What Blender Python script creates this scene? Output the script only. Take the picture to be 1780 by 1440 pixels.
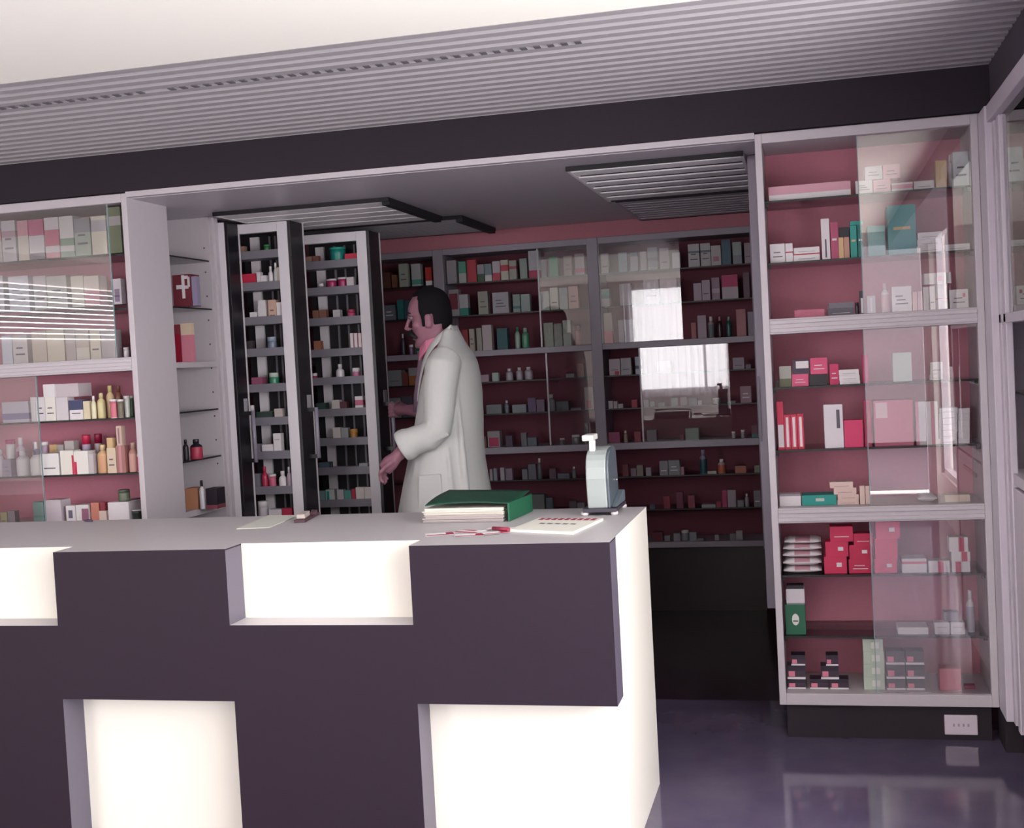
import bpy, bmesh, math, random
from mathutils import Vector, Matrix

for o in list(bpy.data.objects): bpy.data.objects.remove(o)
C = bpy.context.scene.collection
sc = bpy.context.scene

# ------------------------------------------------------------------ camera
EYE = Vector((0.0, -4.5020, 1.40)); F_PX = 2161.99
YAW, PITCH, ROLL = 0.2384, -0.0409, -0.0533
cy, sy, cp, sp = math.cos(YAW), math.sin(YAW), math.cos(PITCH), math.sin(PITCH)
FW = Vector((-sy*cp, cy*cp, sp)); RT0 = Vector((cy, sy, 0)); UP0 = RT0.cross(FW)
RT = math.cos(ROLL)*RT0 + math.sin(ROLL)*UP0; UP = -math.sin(ROLL)*RT0 + math.cos(ROLL)*UP0
cd = bpy.data.cameras.new('camera'); cam = bpy.data.objects.new('camera', cd); C.objects.link(cam)
cd.sensor_fit = 'HORIZONTAL'; cd.sensor_width = 36; cd.lens = F_PX/1780*36; cd.clip_start = .05
M = Matrix((RT, UP, -FW)).transposed().to_4x4(); M.translation = EYE; cam.matrix_world = M
sc.camera = cam

def at(u, v, y):
    """world point on the plane of depth y that stands at picture point u, v of the survey photograph"""
    d = FW + RT*((u-890)/F_PX) + UP*((720-v)/F_PX)
    return EYE + d*((y-EYE.y)/d.y)

# ------------------------------------------------------------------ daylight and exposure
w = bpy.data.worlds.new('sky'); sc.world = w; w.use_nodes = True
nt = w.node_tree; bg = nt.nodes['Background']
bg.inputs[0].default_value = (1.0, .98, .99, 1); bg.inputs[1].default_value = 7.0
sc.view_settings.view_transform = 'Standard'; sc.view_settings.look = 'None'
sc.view_settings.exposure = 0.85; sc.view_settings.gamma = 1.0; sc.view_settings.use_curve_mapping = False
FRONT_WINDOWS = [(-4.9, -3.2, .5, 2.25), (-2.15, -.95, .95, 2.25), (.1, .94, .1, 2.25)]   # x0 x1 z0 z1 on the street wall
YF = -6.2
def portal(loc, rot, sx, sz):
    l = bpy.data.lights.new('window_portal', 'AREA'); l.shape = 'RECTANGLE'; l.size = sx; l.size_y = sz
    l.cycles.is_portal = True
    o = bpy.data.objects.new('window_portal', l); C.objects.link(o); o.location = loc; o.rotation_euler = rot
for x0, x1, z0, z1 in FRONT_WINDOWS:
    portal(((x0+x1)/2, YF-.02, (z0+z1)/2), (math.radians(90), 0, 0), x1-x0, z1-z0)
portal((.98, -3.65, 1.3), (0, math.radians(90), 0), 1.9, 4.3)
portal((-5.23, -3.4, 1.93), (0, math.radians(-90), 0), .37, 2.0)

# ------------------------------------------------------------------ helpers
def lin(h):
    h = h.lstrip('#'); r = []
    for i in (0, 2, 4):
        c = int(h[i:i+2], 16)/255
        r.append(c/12.92 if c <= .04045 else ((c+.055)/1.055)**2.4)
    return (*r, 1)
_m = {}
def mat(hexc, rough=.5, metal=0, grain=0.0, spec=.5, name=None, scale=60):
    k = (hexc, rough, metal, grain, spec)
    if k in _m: return _m[k]
    m = bpy.data.materials.new(name or 'paint_'+hexc.lstrip('#')); m.use_nodes = True
    n = m.node_tree; b = n.nodes['Principled BSDF']
    b.inputs['Base Color'].default_value = lin(hexc); b.inputs['Roughness'].default_value = rough
    b.inputs['Metallic'].default_value = metal; b.inputs['Specular IOR Level'].default_value = spec
    if grain:
        t = n.nodes.new('ShaderNodeTexCoord'); z = n.nodes.new('ShaderNodeTexNoise'); z.inputs['Scale'].default_value = scale
        z.inputs['Detail'].default_value = 5
        r = n.nodes.new('ShaderNodeMapRange'); r.inputs['To Min'].default_value = 1-grain; r.inputs['To Max'].default_value = 1+grain
        x = n.nodes.new('ShaderNodeMix'); x.data_type = 'RGBA'; x.blend_type = 'MULTIPLY'; x.inputs[0].default_value = 1
        x.inputs[6].default_value = lin(hexc)
        n.links.new(t.outputs['Object'], z.inputs['Vector']); n.links.new(z.outputs['Fac'], r.inputs['Value'])
        n.links.new(r.outputs[0], x.inputs[7]); n.links.new(x.outputs[2], b.inputs['Base Color'])
    _m[k] = m; return m
def pane_mat(name, tint=(1, 1, 1, 1), boost=0.0):
    m = bpy.data.materials.new(name); m.use_nodes = True; n = m.node_tree; n.nodes.clear()
    o = n.nodes.new('ShaderNodeOutputMaterial'); mx = n.nodes.new('ShaderNodeMixShader')
    t = n.nodes.new('ShaderNodeBsdfTransparent'); g = n.nodes.new('ShaderNodeBsdfGlossy'); g.inputs['Roughness'].default_value = 0.0
    t.inputs[0].default_value = tint
    f = n.nodes.new('ShaderNodeFresnel'); f.inputs[0].default_value = 1.5
    a = n.nodes.new('ShaderNodeMath'); a.operation = 'ADD'; a.inputs[1].default_value = boost
    n.links.new(f.outputs[0], a.inputs[0]); n.links.new(a.outputs[0], mx.inputs[0])
    n.links.new(t.outputs[0], mx.inputs[1]); n.links.new(g.outputs[0], mx.inputs[2]); n.links.new(mx.outputs[0], o.inputs[0])
    return m
GLASS = pane_mat('clear_glass', boost=.05)
SHELFGLASS = pane_mat('shelf_glass', (.86, .92, .9, 1))
EDGE = mat('#0d0c10', .45)

class MB:
    def __init__(s): s.b = bmesh.new()
    def face(s, pts, mi=0):
        f = s.b.faces.new([s.b.verts.new(p) for p in pts]); f.material_index = mi; return f
    def box(s, x0, x1, y0, y1, z0, z1, mi=0, fm=None):
        v = [s.b.verts.new(p) for p in ((x0,y0,z0),(x1,y0,z0),(x1,y1,z0),(x0,y1,z0),(x0,y0,z1),(x1,y0,z1),(x1,y1,z1),(x0,y1,z1))]
        for k, q in enumerate(((0,3,2,1),(4,5,6,7),(0,1,5,4),(1,2,6,5),(2,3,7,6),(3,0,4,7))):
            f = s.b.faces.new([v[i] for i in q]); f.material_index = fm[k] if fm else mi
        return s
    def prism(s, prof, a, b_, axis='x', mi=0):
        """profile of 2-D points swept between a and b along axis"""
        def P(p, t): return {'x': (t, p[0], p[1]), 'y': (p[0], t, p[1]), 'z': (p[0], p[1], t)}[axis]
        A = [s.b.verts.new(P(p, a)) for p in prof]; B = [s.b.verts.new(P(p, b_)) for p in prof]; n = len(prof)
        for i in range(n):
            f = s.b.faces.new((A[i], A[(i+1) % n], B[(i+1) % n], B[i])); f.material_index = mi
        s.b.faces.new(A[::-1]).material_index = mi; s.b.faces.new(B).material_index = mi
        return s
    def lathe(s, prof, c=(0,0,0), n=20, mis=None):
        rings = []
        for r, z in prof:
            rings.append([s.b.verts.new((c[0]+r*math.cos(2*math.pi*i/n), c[1]+r*math.sin(2*math.pi*i/n), c[2]+z)) for i in range(n)])
        for k in range(len(rings)-1):
            for i in range(n):
                f = s.b.faces.new((rings[k][i], rings[k][(i+1) % n], rings[k+1][(i+1) % n], rings[k+1][i])); f.smooth = True
                f.material_index = mis[k] if mis else 0
        s.b.faces.new(rings[0][::-1]); f = s.b.faces.new(rings[-1]); f.material_index = mis[-1] if mis else 0
        return s
    def tube(s, pts, rad, n=10, mi=0, sq=1.0):
        pts = [Vector(p) for p in pts]; rings = []
        if not isinstance(rad, (list, tuple)): rad = [rad]*len(pts)
        up = None
        for i, p in enumerate(pts):
            t = (pts[min(i+1, len(pts)-1)]-pts[max(i-1, 0)]).normalized()
            if up is None:
                up = Vector((0, 0, 1)) if abs(t.z) < .9 else Vector((0, 1, 0))
            a = t.cross(up).normalized(); b_ = a.cross(t).normalized(); up = b_
            rings.append([s.b.verts.new(p + rad[i]*(math.cos(2*math.pi*k/n)*a + sq*math.sin(2*math.pi*k/n)*b_)) for k in range(n)])
        for k in range(len(rings)-1):
            for i in range(n):
                f = s.b.faces.new((rings[k][i], rings[k][(i+1) % n], rings[k+1][(i+1) % n], rings[k+1][i])); f.smooth = True; f.material_index = mi
        s.b.faces.new(rings[0][::-1]).material_index = mi; s.b.faces.new(rings[-1]).material_index = mi
        return s
    def ball(s, c, r, seg=14, mi=0):
        g = bmesh.ops.create_uvsphere(s.b, u_segments=seg, v_segments=seg//2+2, radius=1)
        for v in g['verts']: v.co = Vector((c[0]+v.co.x*r[0], c[1]+v.co.y*r[1], c[2]+v.co.z*r[2]))
        for v in g['verts']:
            for f in v.link_faces: f.smooth = True; f.material_index = mi
        return s
    def loft(s, secs, n=28, mi=0, close=True):
        """secs: (z, xfront, xback, ycentre, halfwidth)"""
        rings = []
        for z, xf, xb, yc, hw in secs:
            cx, rx = (xf+xb)/2, (xb-xf)/2
            rings.append([s.b.verts.new((cx+rx*math.cos(2*math.pi*i/n), yc+hw*math.sin(2*math.pi*i/n), z)) for i in range(n)])
        for k in range(len(rings)-1):
            for i in range(n):
                f = s.b.faces.new((rings[k][i], rings[k][(i+1) % n], rings[k+1][(i+1) % n], rings[k+1][i])); f.smooth = True; f.material_index = mi
        if close: s.b.faces.new(rings[0][::-1]); s.b.faces.new(rings[-1])
        return s

def base_of(o):
    p = Vector((0, 0, 0))
    while o is not None: p += o.location; o = o.parent
    return p
def obj(name, mb, m, parent=None, bevel=0, label=None, origin=None):
    me = bpy.data.meshes.new(name)
    bmesh.ops.recalc_face_normals(mb.b, faces=mb.b.faces)
    off = Vector(origin) if origin is not None else (base_of(parent) if parent is not None else Vector((0, 0, 0)))
    bmesh.ops.translate(mb.b, verts=mb.b.verts, vec=-off)
    mb.b.to_mesh(me); mb.b.free()
    for k in (m if isinstance(m, (list, tuple)) else [m]): me.materials.append(k)
    o = bpy.data.objects.new(name, me); C.objects.link(o)
    if parent is not None: o.parent = parent
    if origin is not None and parent is None: o.location = off
    if origin is not None and parent is not None: o.location = off-base_of(parent)
    if bevel:
        bv = o.modifiers.new('bevel', 'BEVEL'); bv.width = bevel; bv.segments = 2; bv.limit_method = 'ANGLE'
    if label: o['label'] = label
    return o
def tag(o, label, cat, group=None):
    o['label'] = label; o['category'] = cat
    if group: o['group'] = group
    return o
def thing(name, label, cat, loc, group=None):
    o = bpy.data.objects.new(name, None); C.objects.link(o); o.location = loc; o.empty_display_size = .05
    return tag(o, label, cat, group)
def struct(name, mb, m, parent=None, bevel=0):
    o = obj(name, mb, m, parent, bevel)
    if parent is None: o['kind'] = 'structure'
    return o
def copy_tree(src, loc, label, group=None):
    r = src.copy(); C.objects.link(r); r.location = loc; r['label'] = label
    if group: r['group'] = group
    for ch in list(src.children):
        c = ch.copy(); C.objects.link(c); c.parent = r
        for g in ch.children:
            d = g.copy(); C.objects.link(d); d.parent = c
    return r

WHITE = mat('#bdb5bb', .45, grain=.03, name='white_laminate')
WHITE2 = mat('#c4bac6', .5, name='lilac_white_paint')
RED = mat('#c07a8c', .75, grain=.06, name='dusky_red_back')
BLACK = mat('#231624', .6, grain=.08, spec=.3, name='dark_aubergine_laminate')
FASC = mat('#29222a', .7, grain=.08, spec=.3, name='dark_fascia')
GREYM = mat('#76727c', .5, name='grey_tray_paint')

# ------------------------------------------------------------------ room shell
H, ZC, ZR = 2.158, 2.317, 2.14
XE = 0.62
fl = bpy.data.materials.new('polished_dark_floor'); fl.use_nodes = True
n = fl.node_tree; b = n.nodes['Principled BSDF']; tc = n.nodes.new('ShaderNodeTexCoord')
nz = n.nodes.new('ShaderNodeTexNoise'); nz.inputs['Scale'].default_value = 7; nz.inputs['Detail'].default_value = 8
cr = n.nodes.new('ShaderNodeValToRGB'); cr.color_ramp.elements[0].color = lin('#554c65'); cr.color_ramp.elements[1].color = lin('#5d546a')
cr.color_ramp.elements[0].position = .35; cr.color_ramp.elements[1].position = .7
n.links.new(tc.outputs['Object'], nz.inputs['Vector']); n.links.new(nz.outputs['Fac'], cr.inputs[0]); n.links.new(cr.outputs[0], b.inputs['Base Color'])
rr = n.nodes.new('ShaderNodeMapRange'); rr.inputs['To Min'].default_value = .07; rr.inputs['To Max'].default_value = .10
n.links.new(nz.outputs['Fac'], rr.inputs['Value']); n.links.new(rr.outputs[0], b.inputs['Roughness']); b.inputs['Specular IOR Level'].default_value = .65
struct('floor', MB().box(-5.3, 1.05, YF-.1, .5, -.08, 0), fl)
struct('floor_back', MB().box(-5.3, 1.05, .5, 2.6, -.08, 0), mat('#2c2029', .22, grain=.25, scale=9, name='dark_brown_floor'))
WALL = mat('#cfc7c4', .8, grain=.03, name='plaster')
struct('ceiling', MB().box(-5.3, 1.05, YF-.1, -1.176, 2.320, 2.42), mat('#fffdf2', .8, name='white_ceiling_plaster'))
struct('ceiling_back', MB().box(-5.3, 1.05, .03, 2.6, ZR, 2.2), mat('#bab2bc', .38, grain=.04, name='grey_satin_soffit'))

# ribbed lowered ceiling over the counter
m = MB(); y = -1.175; pit = .0745; prof = [(-1.175, 2.36)]
while y < -.01:
    prof += [(y, 2.319), (y+pit*.52, 2.319), (y+pit*.62, 2.329), (y+pit*.90, 2.329)]; y += pit
prof = [q for q in prof if q[0] <= 0] + [(0, 2.319), (0, 2.36)]
m.prism(prof, -5.2, XE+.3, 'x')
rib = struct('ceiling_ribbed', m, mat('#a6a2a5', .55, grain=.03, name='grey_ribbed_metal'))
for a, b_, nm in ((-2.95, -2.03, 23), (-1.92, -.62, 33)):
    g = MB()
    for k in range(nm):
        x = a+(b_-a)*k/(nm-1); g.box(x-.009, x+.009, -.912, -.884, 2.3165, 2.3195)
    obj('vent_slots', g, mat('#625e64', .8), rib)
struct('wall_fascia', MB().box(-5.2, XE+.3, 0, .03, H+.006, 2.36), FASC)
struct('wall_fascia_side', MB().box(XE, XE+.3, -6.1, 0, 2.156, 2.36), mat('#4a424e', .6, name='dark_side_fascia'))
# street wall with shop windows
def wall_with_holes(name, lo, hi, z1, holes, t0, t1, axis):
    m = MB(); us = sorted({lo, hi, *[h[0] for h in holes], *[h[1] for h in holes]}); zs = sorted({0, z1, *[h[2] for h in holes], *[h[3] for h in holes]})
    for i in range(len(us)-1):
        for j in range(len(zs)-1):
            uc, zc_ = (us[i]+us[i+1])/2, (zs[j]+zs[j+1])/2
            if any(h[0] < uc < h[1] and h[2] < zc_ < h[3] for h in holes): continue
            if axis == 'x': m.box(us[i], us[i+1], t0, t1, zs[j], zs[j+1])
            else: m.box(t0, t1, us[i], us[i+1], zs[j], zs[j+1])
    return struct(name, m, WALL)
wall_with_holes('wall_street', -5.3, 1.05, 2.345, FRONT_WINDOWS, YF-.1, YF, 'x')
for k, (x0, x1, z0, z1) in enumerate(FRONT_WINDOWS):
    m = MB(); t = .04
    m.box(x0, x0+t, YF-.08, YF-.02, z0, z1); m.box(x1-t, x1, YF-.08, YF-.02, z0, z1); m.box(x0+t, x1-t, YF-.08, YF-.02, z0, z0+t); m.box(x0+t, x1-t, YF-.08, YF-.02, z1-t, z1)
    if k == 1: m.box(-1.27, -1.24, YF-.08, YF-.02, z0+t, z1-t)
    f = struct(f'window_{k+1}', m, WHITE)
wall_with_holes('wall_right', -6.2, -1.3, 2.345, [(-5.8, -1.5, .35, 2.25)], .96, 1.05, 'y')
m = MB()
for y in (-5.8, -4.4, -2.95, -1.54): m.box(.98, 1.03, y, y+.04, .35, 2.25)
m.box(.98, 1.03, -5.76, -1.54, .35, .39).box(.98, 1.03, -5.76, -1.54, 2.21, 2.25)
struct('window_4', m, WHITE)
struct('wall_right_back', MB().box(.96, 1.05, -1.3, 2.6, 0, 2.345), WALL)
wall_with_holes('wall_left', -6.2, 2.6, 2.345, [(-4.4, -2.4, 1.74, 2.12)], -5.3, -5.2, 'y')
bl = thing('window_blind', 'white slatted blind hanging in the small side window', 'blind', (-5.17, -3.4, 1.74))
m = MB()
for k in range(10): obj('slat', MB().box(-5.176, -5.166, -4.4, -2.4, 1.744+k*.037, 1.773+k*.037), mat('#d8d4d4', .6), bl)
struct('wall_back', MB().box(-5.2, .96, 2.5, 2.6, 0, ZR), mat('#7a4450', .8, grain=.05, name='dusky_pink_wall'))
struct('wall_partition', MB().box(-5.2, -3.62, .0, .05, 0, H), WALL)
struct('ground_street', MB().box(-14, 12, -22, -8.6, -.25, -.2), mat('#55535a', .9))
struct('ground_bounce', MB().box(-14, 12, -8.6, YF-.12, -.25, -.1), mat('#dcd8d2', .9))  # unseen pavement, made pale to bounce daylight up onto the ceilings
t_ = thing('reflection_building', 'pale unseen building added across the street to tone the reflection in the glass', 'building', (3.5, -15, -.1))  # unseen, added to dim what the right cabinet's glass reflects
m = MB().box(-1.2, 8, -17, -15, -.1, 7); obj('facade', m, mat('#827d81', .9, grain=.1, scale=3), t_)
m = MB()
for i in range(5):
    for j in range(2): m.box(1.9+i*1.2, 2.5+i*1.2, -15.03, -15.0, 1.0+j*2.6, 2.4+j*2.6)
obj('windows', m, mat('#8a868c', .6), t_)

# net curtain in the middle shop window
m = MB(); N = 60
pts = [(-2.2+1.3*i/N, YF+.06+.015*math.sin(i*1.7)) for i in range(N+1)]
for i in range(N): m.face([(pts[i][0], pts[i][1], .9), (pts[i+1][0], pts[i+1][1], .9), (pts[i+1][0], pts[i+1][1], 2.28), (pts[i][0], pts[i][1], 2.28)])
bmesh.ops.remove_doubles(m.b, verts=m.b.verts, dist=1e-5)
cm_ = bpy.data.materials.new('net_curtain'); cm_.use_nodes = True; n = cm_.node_tree; n.nodes.clear()
o_ = n.nodes.new('ShaderNodeOutputMaterial'); x_ = n.nodes.new('ShaderNodeMixShader'); x_.inputs[0].default_value = .62
a_ = n.nodes.new('ShaderNodeBsdfTransparent'); b_ = n.nodes.new('ShaderNodeBsdfTranslucent'); b_.inputs[0].default_value = (.75, .72, .76, 1)
n.links.new(a_.outputs[0], x_.inputs[1]); n.links.new(b_.outputs[0], x_.inputs[2]); n.links.new(x_.outputs[0], o_.inputs[0])
tag(obj('net_curtain', m, cm_, origin=(-1.55, YF+.06, .9)), 'thin net curtain hanging in the middle street window', 'curtain')

# ------------------------------------------------------------------ display cabinets along the shop front of the opening
LV = [1.925, 1.706, 1.262, 1.037, .586, .366]      # glass shelves
def glass_shelf(name, x0, x1, y0, y1, z, parent):
    m = MB().box(x0, x1, y0, y1, z-.007, z, fm=(0, 0, 1, 1, 0, 1))
    return obj(name, m, [SHELFGLASS, EDGE], parent)
def pins(x0, x1, y, z, parent):
    m = MB()
    for x in (x0+.006, x1-.006):
        m.box(x-.006, x+.006, y, y+.012, z-.02, z-.007)
    return obj('shelf_pin', m, EDGE, parent)
def wall_cabinet(name, label, x0, x1, panes, shelves):
    t = thing(name, label, 'cabinet', ((x0+x1)/2, .15, .125))
    s = .024
    obj('side_panel', MB().box(x0, x0+s, 0, .32, .125, H), WHITE, t, .002)
    obj('side_panel', MB().box(x1-s, x1, 0, .32, .125, H), WHITE, t, .002)
    obj('back_panel', MB().box(x0+s, x1-s, .30, .315, .165, H-.03), RED, t)
    obj('top_rail', MB().box(x0+s, x1-s, .0, .30, H-.034, H), WHITE, t, .002)
    for a, b_ in ((1.4516, 1.506), (.7786, .833)):
        m = MB().box(x0+s, x1-s, 0, .30, a, b_)
        m.box(x0+s, x1-s, -.006, 0, a+.006, a+.02).box(x0+s, x1-s, -.006, 0, b_-.02, b_-.006)
        obj('fixed_shelf', m, WHITE, t, .002)
    obj('bottom_panel', MB().box(x0+s, x1-s, 0, .30, .125, .167), WHITE, t, .002)
    for z in shelves:
        glass_shelf('glass_shelf', x0+s, x1-s, .035, .295, z, t); pins(x0+s, x1-s, .05, z, t)
    for a, b_, z0, z1 in panes:
        g = obj('sliding_pane', MB().box(a, b_, .018, .023, z0, z1), GLASS, t)
        ee = a if name == 'display_cabinet' and x0 > -1 else b_
        obj('pane_edge', MB().box(ee-.0015, ee+.0015, .0175, .0235, z0, z1), mat('#7c9095', .2), g)
    obj('plinth', MB().box(x0+s, x1-s, .03, .06, 0, .125), FASC, t)
    return t
XL = -2.651
rc = wall_cabinet('display_cabinet', 'white glazed display cabinet with dusky red back, right of the opening', -.164, .578,
    [(.183, .552, 1.507, 2.123), (.178, .552, .834, 1.4506), (.173, .552, .168, .7776)], LV)
lc = wall_cabinet('display_cabinet', 'white glazed display cabinet with dusky red back, left of the opening', -3.62, XL+.022,
    [(-3.55, -2.728, 1.507, 2.123), (-3.55, -3.105, .834, 1.4506)], LV[:4])
# header strip over the opening
struct('trim_1', MB().box(XL+.022, -.164, -.004, .028, 2.142, 2.163), WHITE)
ou = thing('wall_socket', 'white double socket plate on the dark plinth under the display cabinet', 'socket', (.452, .024, .019))
obj('plate', MB().box(.397, .507, .022, .03, .02, .09), mat('#cdbfca', .4), ou, .003)
obj('socket_holes', MB().box(.425, .431, .0212, .0222, .05, .06).box(.441, .447, .0212, .0222, .05, .06).box(.457, .463, .0212, .0222, .05, .06).box(.473, .479, .0212, .0222, .05, .06), mat('#9a8c96', .5), ou)

# niche shelving behind the left cabinet
nx = XL+.002
nc = thing('niche_shelving', 'narrow white shelf niche facing the opening behind the left cabinet', 'shelving', (-2.8, .54, 0))
obj('side_panel', MB().box(-2.98, nx, .322, .352, 0, ZR), WHITE, nc, .002)
fp = MB().box(-2.98, nx, .735, .765, 0, ZR); obj('side_panel', fp, WHITE, nc, .002)
obj('front_stile', MB().box(nx-.01, nx+.012, .765, .80, 0, ZR), WHITE, nc, .002)
obj('back_panel', MB().box(-2.98, -2.965, .352, .735, 0, ZR), WHITE, nc)
obj('fixed_shelf', MB().box(-2.965, nx, .352, .735, 1.455, 1.48), WHITE, nc, .002)
obj('fixed_shelf', MB().box(-2.965, nx, .352, .735, .805, .832), WHITE, nc, .002)
for z in (1.942, 1.722, 1.265, 1.05): glass_shelf('glass_shelf', -2.965, nx-.01, .352, .735, z, nc)
for k in range(11): obj('peg_hole', MB().ball((nx-.03, .734, .9+k*.11), (.004, .002, .004), 8), mat('#4b4450', .8), nc)

# side cabinets along the right wall
sd = thing('side_cabinet', 'white built-in side cabinet on the right wall with glass above and doors below', 'cabinet', (.75, -.6, 0))
obj('corner_post', MB().box(.578, .618, -.155, -.0, .12, 2.155), WHITE2, sd, .004)
obj('corner_filler', MB().box(.579, .60, -.0, .03, .125, H), WHITE2, sd)
m = MB()
for y in (-.30, -1.25): m.box(.60, .622, y, y+.045, .12, 2.10)
m.box(.60, .622, -.20, -.155, .12, 2.10)
obj('face_frame', m, WHITE2, sd, .003)
obj('top_rail', MB().box(.585, .622, -1.25, -.155, 2.10, 2.155), WHITE2, sd, .003)
obj('fixed_shelf', MB().box(.60, .93, -1.2, -.16, 1.445, 1.475), WHITE2, sd, .002)
obj('worktop', MB().box(.606, .93, -1.2, -.16, .93, .965), WHITE2, sd, .002)
obj('back_panel', MB().box(.935, .95, -1.24, 0, .12, 2.15), mat('#a9a3ac', .6), sd)
obj('end_panel', MB().box(.63, .935, -1.245, -1.22, .12, 2.15), WHITE2, sd)
obj('end_panel', MB().box(.63, .935, -.03, -.005, .12, 2.15), WHITE2, sd)
for y0, y1 in ((-1.204, -.305),):
    d = obj('door', MB().box(.604, .622, y0, y1, .13, .92), WHITE2, sd, .003)
    obj('handle', MB().box(.598, .604, y0+.25, y1-.25, .86, .875), EDGE, d)
    obj('glass_pane', MB().box(.612, .616, y0, y1, 1.475, 2.10), GLASS, sd)
for z in (1.94, 1.72, 1.22): glass_shelf('glass_shelf', .64, .93, -1.2, -.06, z, sd)
obj('plinth', MB().box(.635, .66, -1.25, -.02, 0, .12), FASC, sd)
obj('plinth', MB().box(.58, .635, -.10, .06, 0, .118), FASC, sd)

# ------------------------------------------------------------------ the counter
YFc, YRc, YBc, ZCt, XC = -1.2607, -1.157, -.5026, .9125, -.541
CW = mat('#e9e4d9', .5, name='white_counter_laminate'); CG = mat('#c0bbbf', .42, grain=.04, scale=160, name='grey_counter_top')
ct = thing('shop_counter', 'white shop counter with dark battlement-shaped front panels and grey top', 'counter', (-2.1, -.85, 0))
xs = [-4.4, -3.88, -3.323, -2.766, -2.2095, -1.6525, -1.1, XC]
m = MB().box(xs[0], XC, YRc, YBc, 0, ZCt-.004)
obj('body', m, CW, ct, .002)
m = MB(); z1, z2 = .6926, .4717
# front panel: middle band full, teeth up and down alternately
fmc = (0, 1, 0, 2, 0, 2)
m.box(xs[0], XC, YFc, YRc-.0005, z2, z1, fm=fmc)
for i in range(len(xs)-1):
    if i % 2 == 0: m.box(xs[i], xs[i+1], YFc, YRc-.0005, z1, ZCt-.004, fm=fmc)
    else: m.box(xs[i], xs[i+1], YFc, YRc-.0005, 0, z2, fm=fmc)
obj('front_panel', m, [BLACK, CG, mat('#585260', .4, name='panel_edge_sheen')], ct)  # side faces greyer: sheen of the dark laminate put into their colour
m = MB().box(xs[0], XC, YRc, YBc, ZCt-.004, ZCt, fm=(0, 0, 2, 2, 2, 2))
for i in range(0, len(xs)-1, 2): m.box(xs[i], xs[i+1], YFc, YRc, ZCt-.004, ZCt, fm=(1, 0, 1, 1, 1, 1))
obj('counter_top', m, [CG, BLACK, CW], ct)

# ------------------------------------------------------------------ goods
ORD = ['', 'first', 'second', 'third', 'fourth', 'fifth', 'sixth', 'seventh', 'eighth', 'ninth', 'tenth', 'eleventh', 'twelfth',
       'thirteenth', 'fourteenth', 'fifteenth', 'sixteenth', 'seventeenth', 'eighteenth', 'nineteenth', 'twentieth']
GOODS = []          # (object, look, kind, place) labelled at the end, once everything on a shelf is known
def put(o, look, kind, place, group):
    o['category'] = kind; o['group'] = group; GOODS.append((o, look, kind, place)); return o
W_, CR, PK, MG, TL, NV, GN, BG, BR, BK, GY, RD, OR, LG = ('#d6d0d3', '#d8cdb8', '#c78496', '#c02c5e', '#1f8f86', '#3a3f63', '#3f7a58', '#c9a97e', '#7c4a38', '#241d26', '#8f8b96', '#b02a3c', '#c0713f', '#b4c0b2')
INK = '#5d5263'
def carton(x0, x1, y0, y1, z0, z1, col, bands=(), marks=0, patch=None, origin=None):
    """a carton of board: coloured bands right round, a lid seam, printed marks and an optional label patch"""
    m = MB(); cols = [col]; h = z1-z0; w_ = x1-x0
    def ci(c):
        if c not in cols: cols.append(c)
        return cols.index(c)
    cuts = sorted({0, 1, *[b_[0] for b_ in bands], *[b_[1] for b_ in bands]})
    for a, b_ in zip(cuts, cuts[1:]):
        mi = 0
        for p, q, c in bands:
            if p <= (a+b_)/2 <= q: mi = ci(c)
        for P in (((x0,y0),(x1,y0)), ((x1,y0),(x1,y1)), ((x1,y1),(x0,y1)), ((x0,y1),(x0,y0))):
            (ax, ay), (bx, by) = P
            m.face([(ax,ay,z0+a*h), (bx,by,z0+a*h), (bx,by,z0+b_*h), (ax,ay,z0+b_*h)], mi)
    m.face([(x0,y0,z1), (x1,y0,z1), (x1,y1,z1), (x0,y1,z1)]); m.face([(x0,y1,z0), (x1,y1,z0), (x1,y0,z0), (x0,y0,z0)])
    e = .0006
    if patch:
        px0, px1, pz0, pz1, c = patch
        m.face([(x0+px0*w_,y0-e,z0+pz0*h), (x0+px1*w_,y0-e,z0+pz0*h), (x0+px1*w_,y0-e,z0+pz1*h), (x0+px0*w_,y0-e,z0+pz1*h)], ci(c))
    if marks:
        k = ci(INK if lin(col)[1] > .18 else W_)
        for i in range(marks):
            zc_ = z0+h*(.3+.45*i/max(1, marks)) ; a = .18+.06*(i % 2); q = .82-.13*((i*7) % 3)
            m.face([(x0+a*w_,y0-2*e,zc_), (x0+q*w_,y0-2*e,zc_), (x0+q*w_,y0-2*e,zc_+h*.05), (x0+a*w_,y0-2*e,zc_+h*.05)], k)
    # tuck flap seam across the lid
    m.box(x0+w_*.04, x1-w_*.04, y0+.001, y0+.002, z1-.0002, z1+.0006)
    bmesh.ops.remove_doubles(m.b, verts=m.b.verts, dist=1e-6)
    return obj('medicine_box', m, [mat(c, .55) for c in cols], origin=origin or ((x0+x1)/2, (y0+y1)/2, z0))
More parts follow.
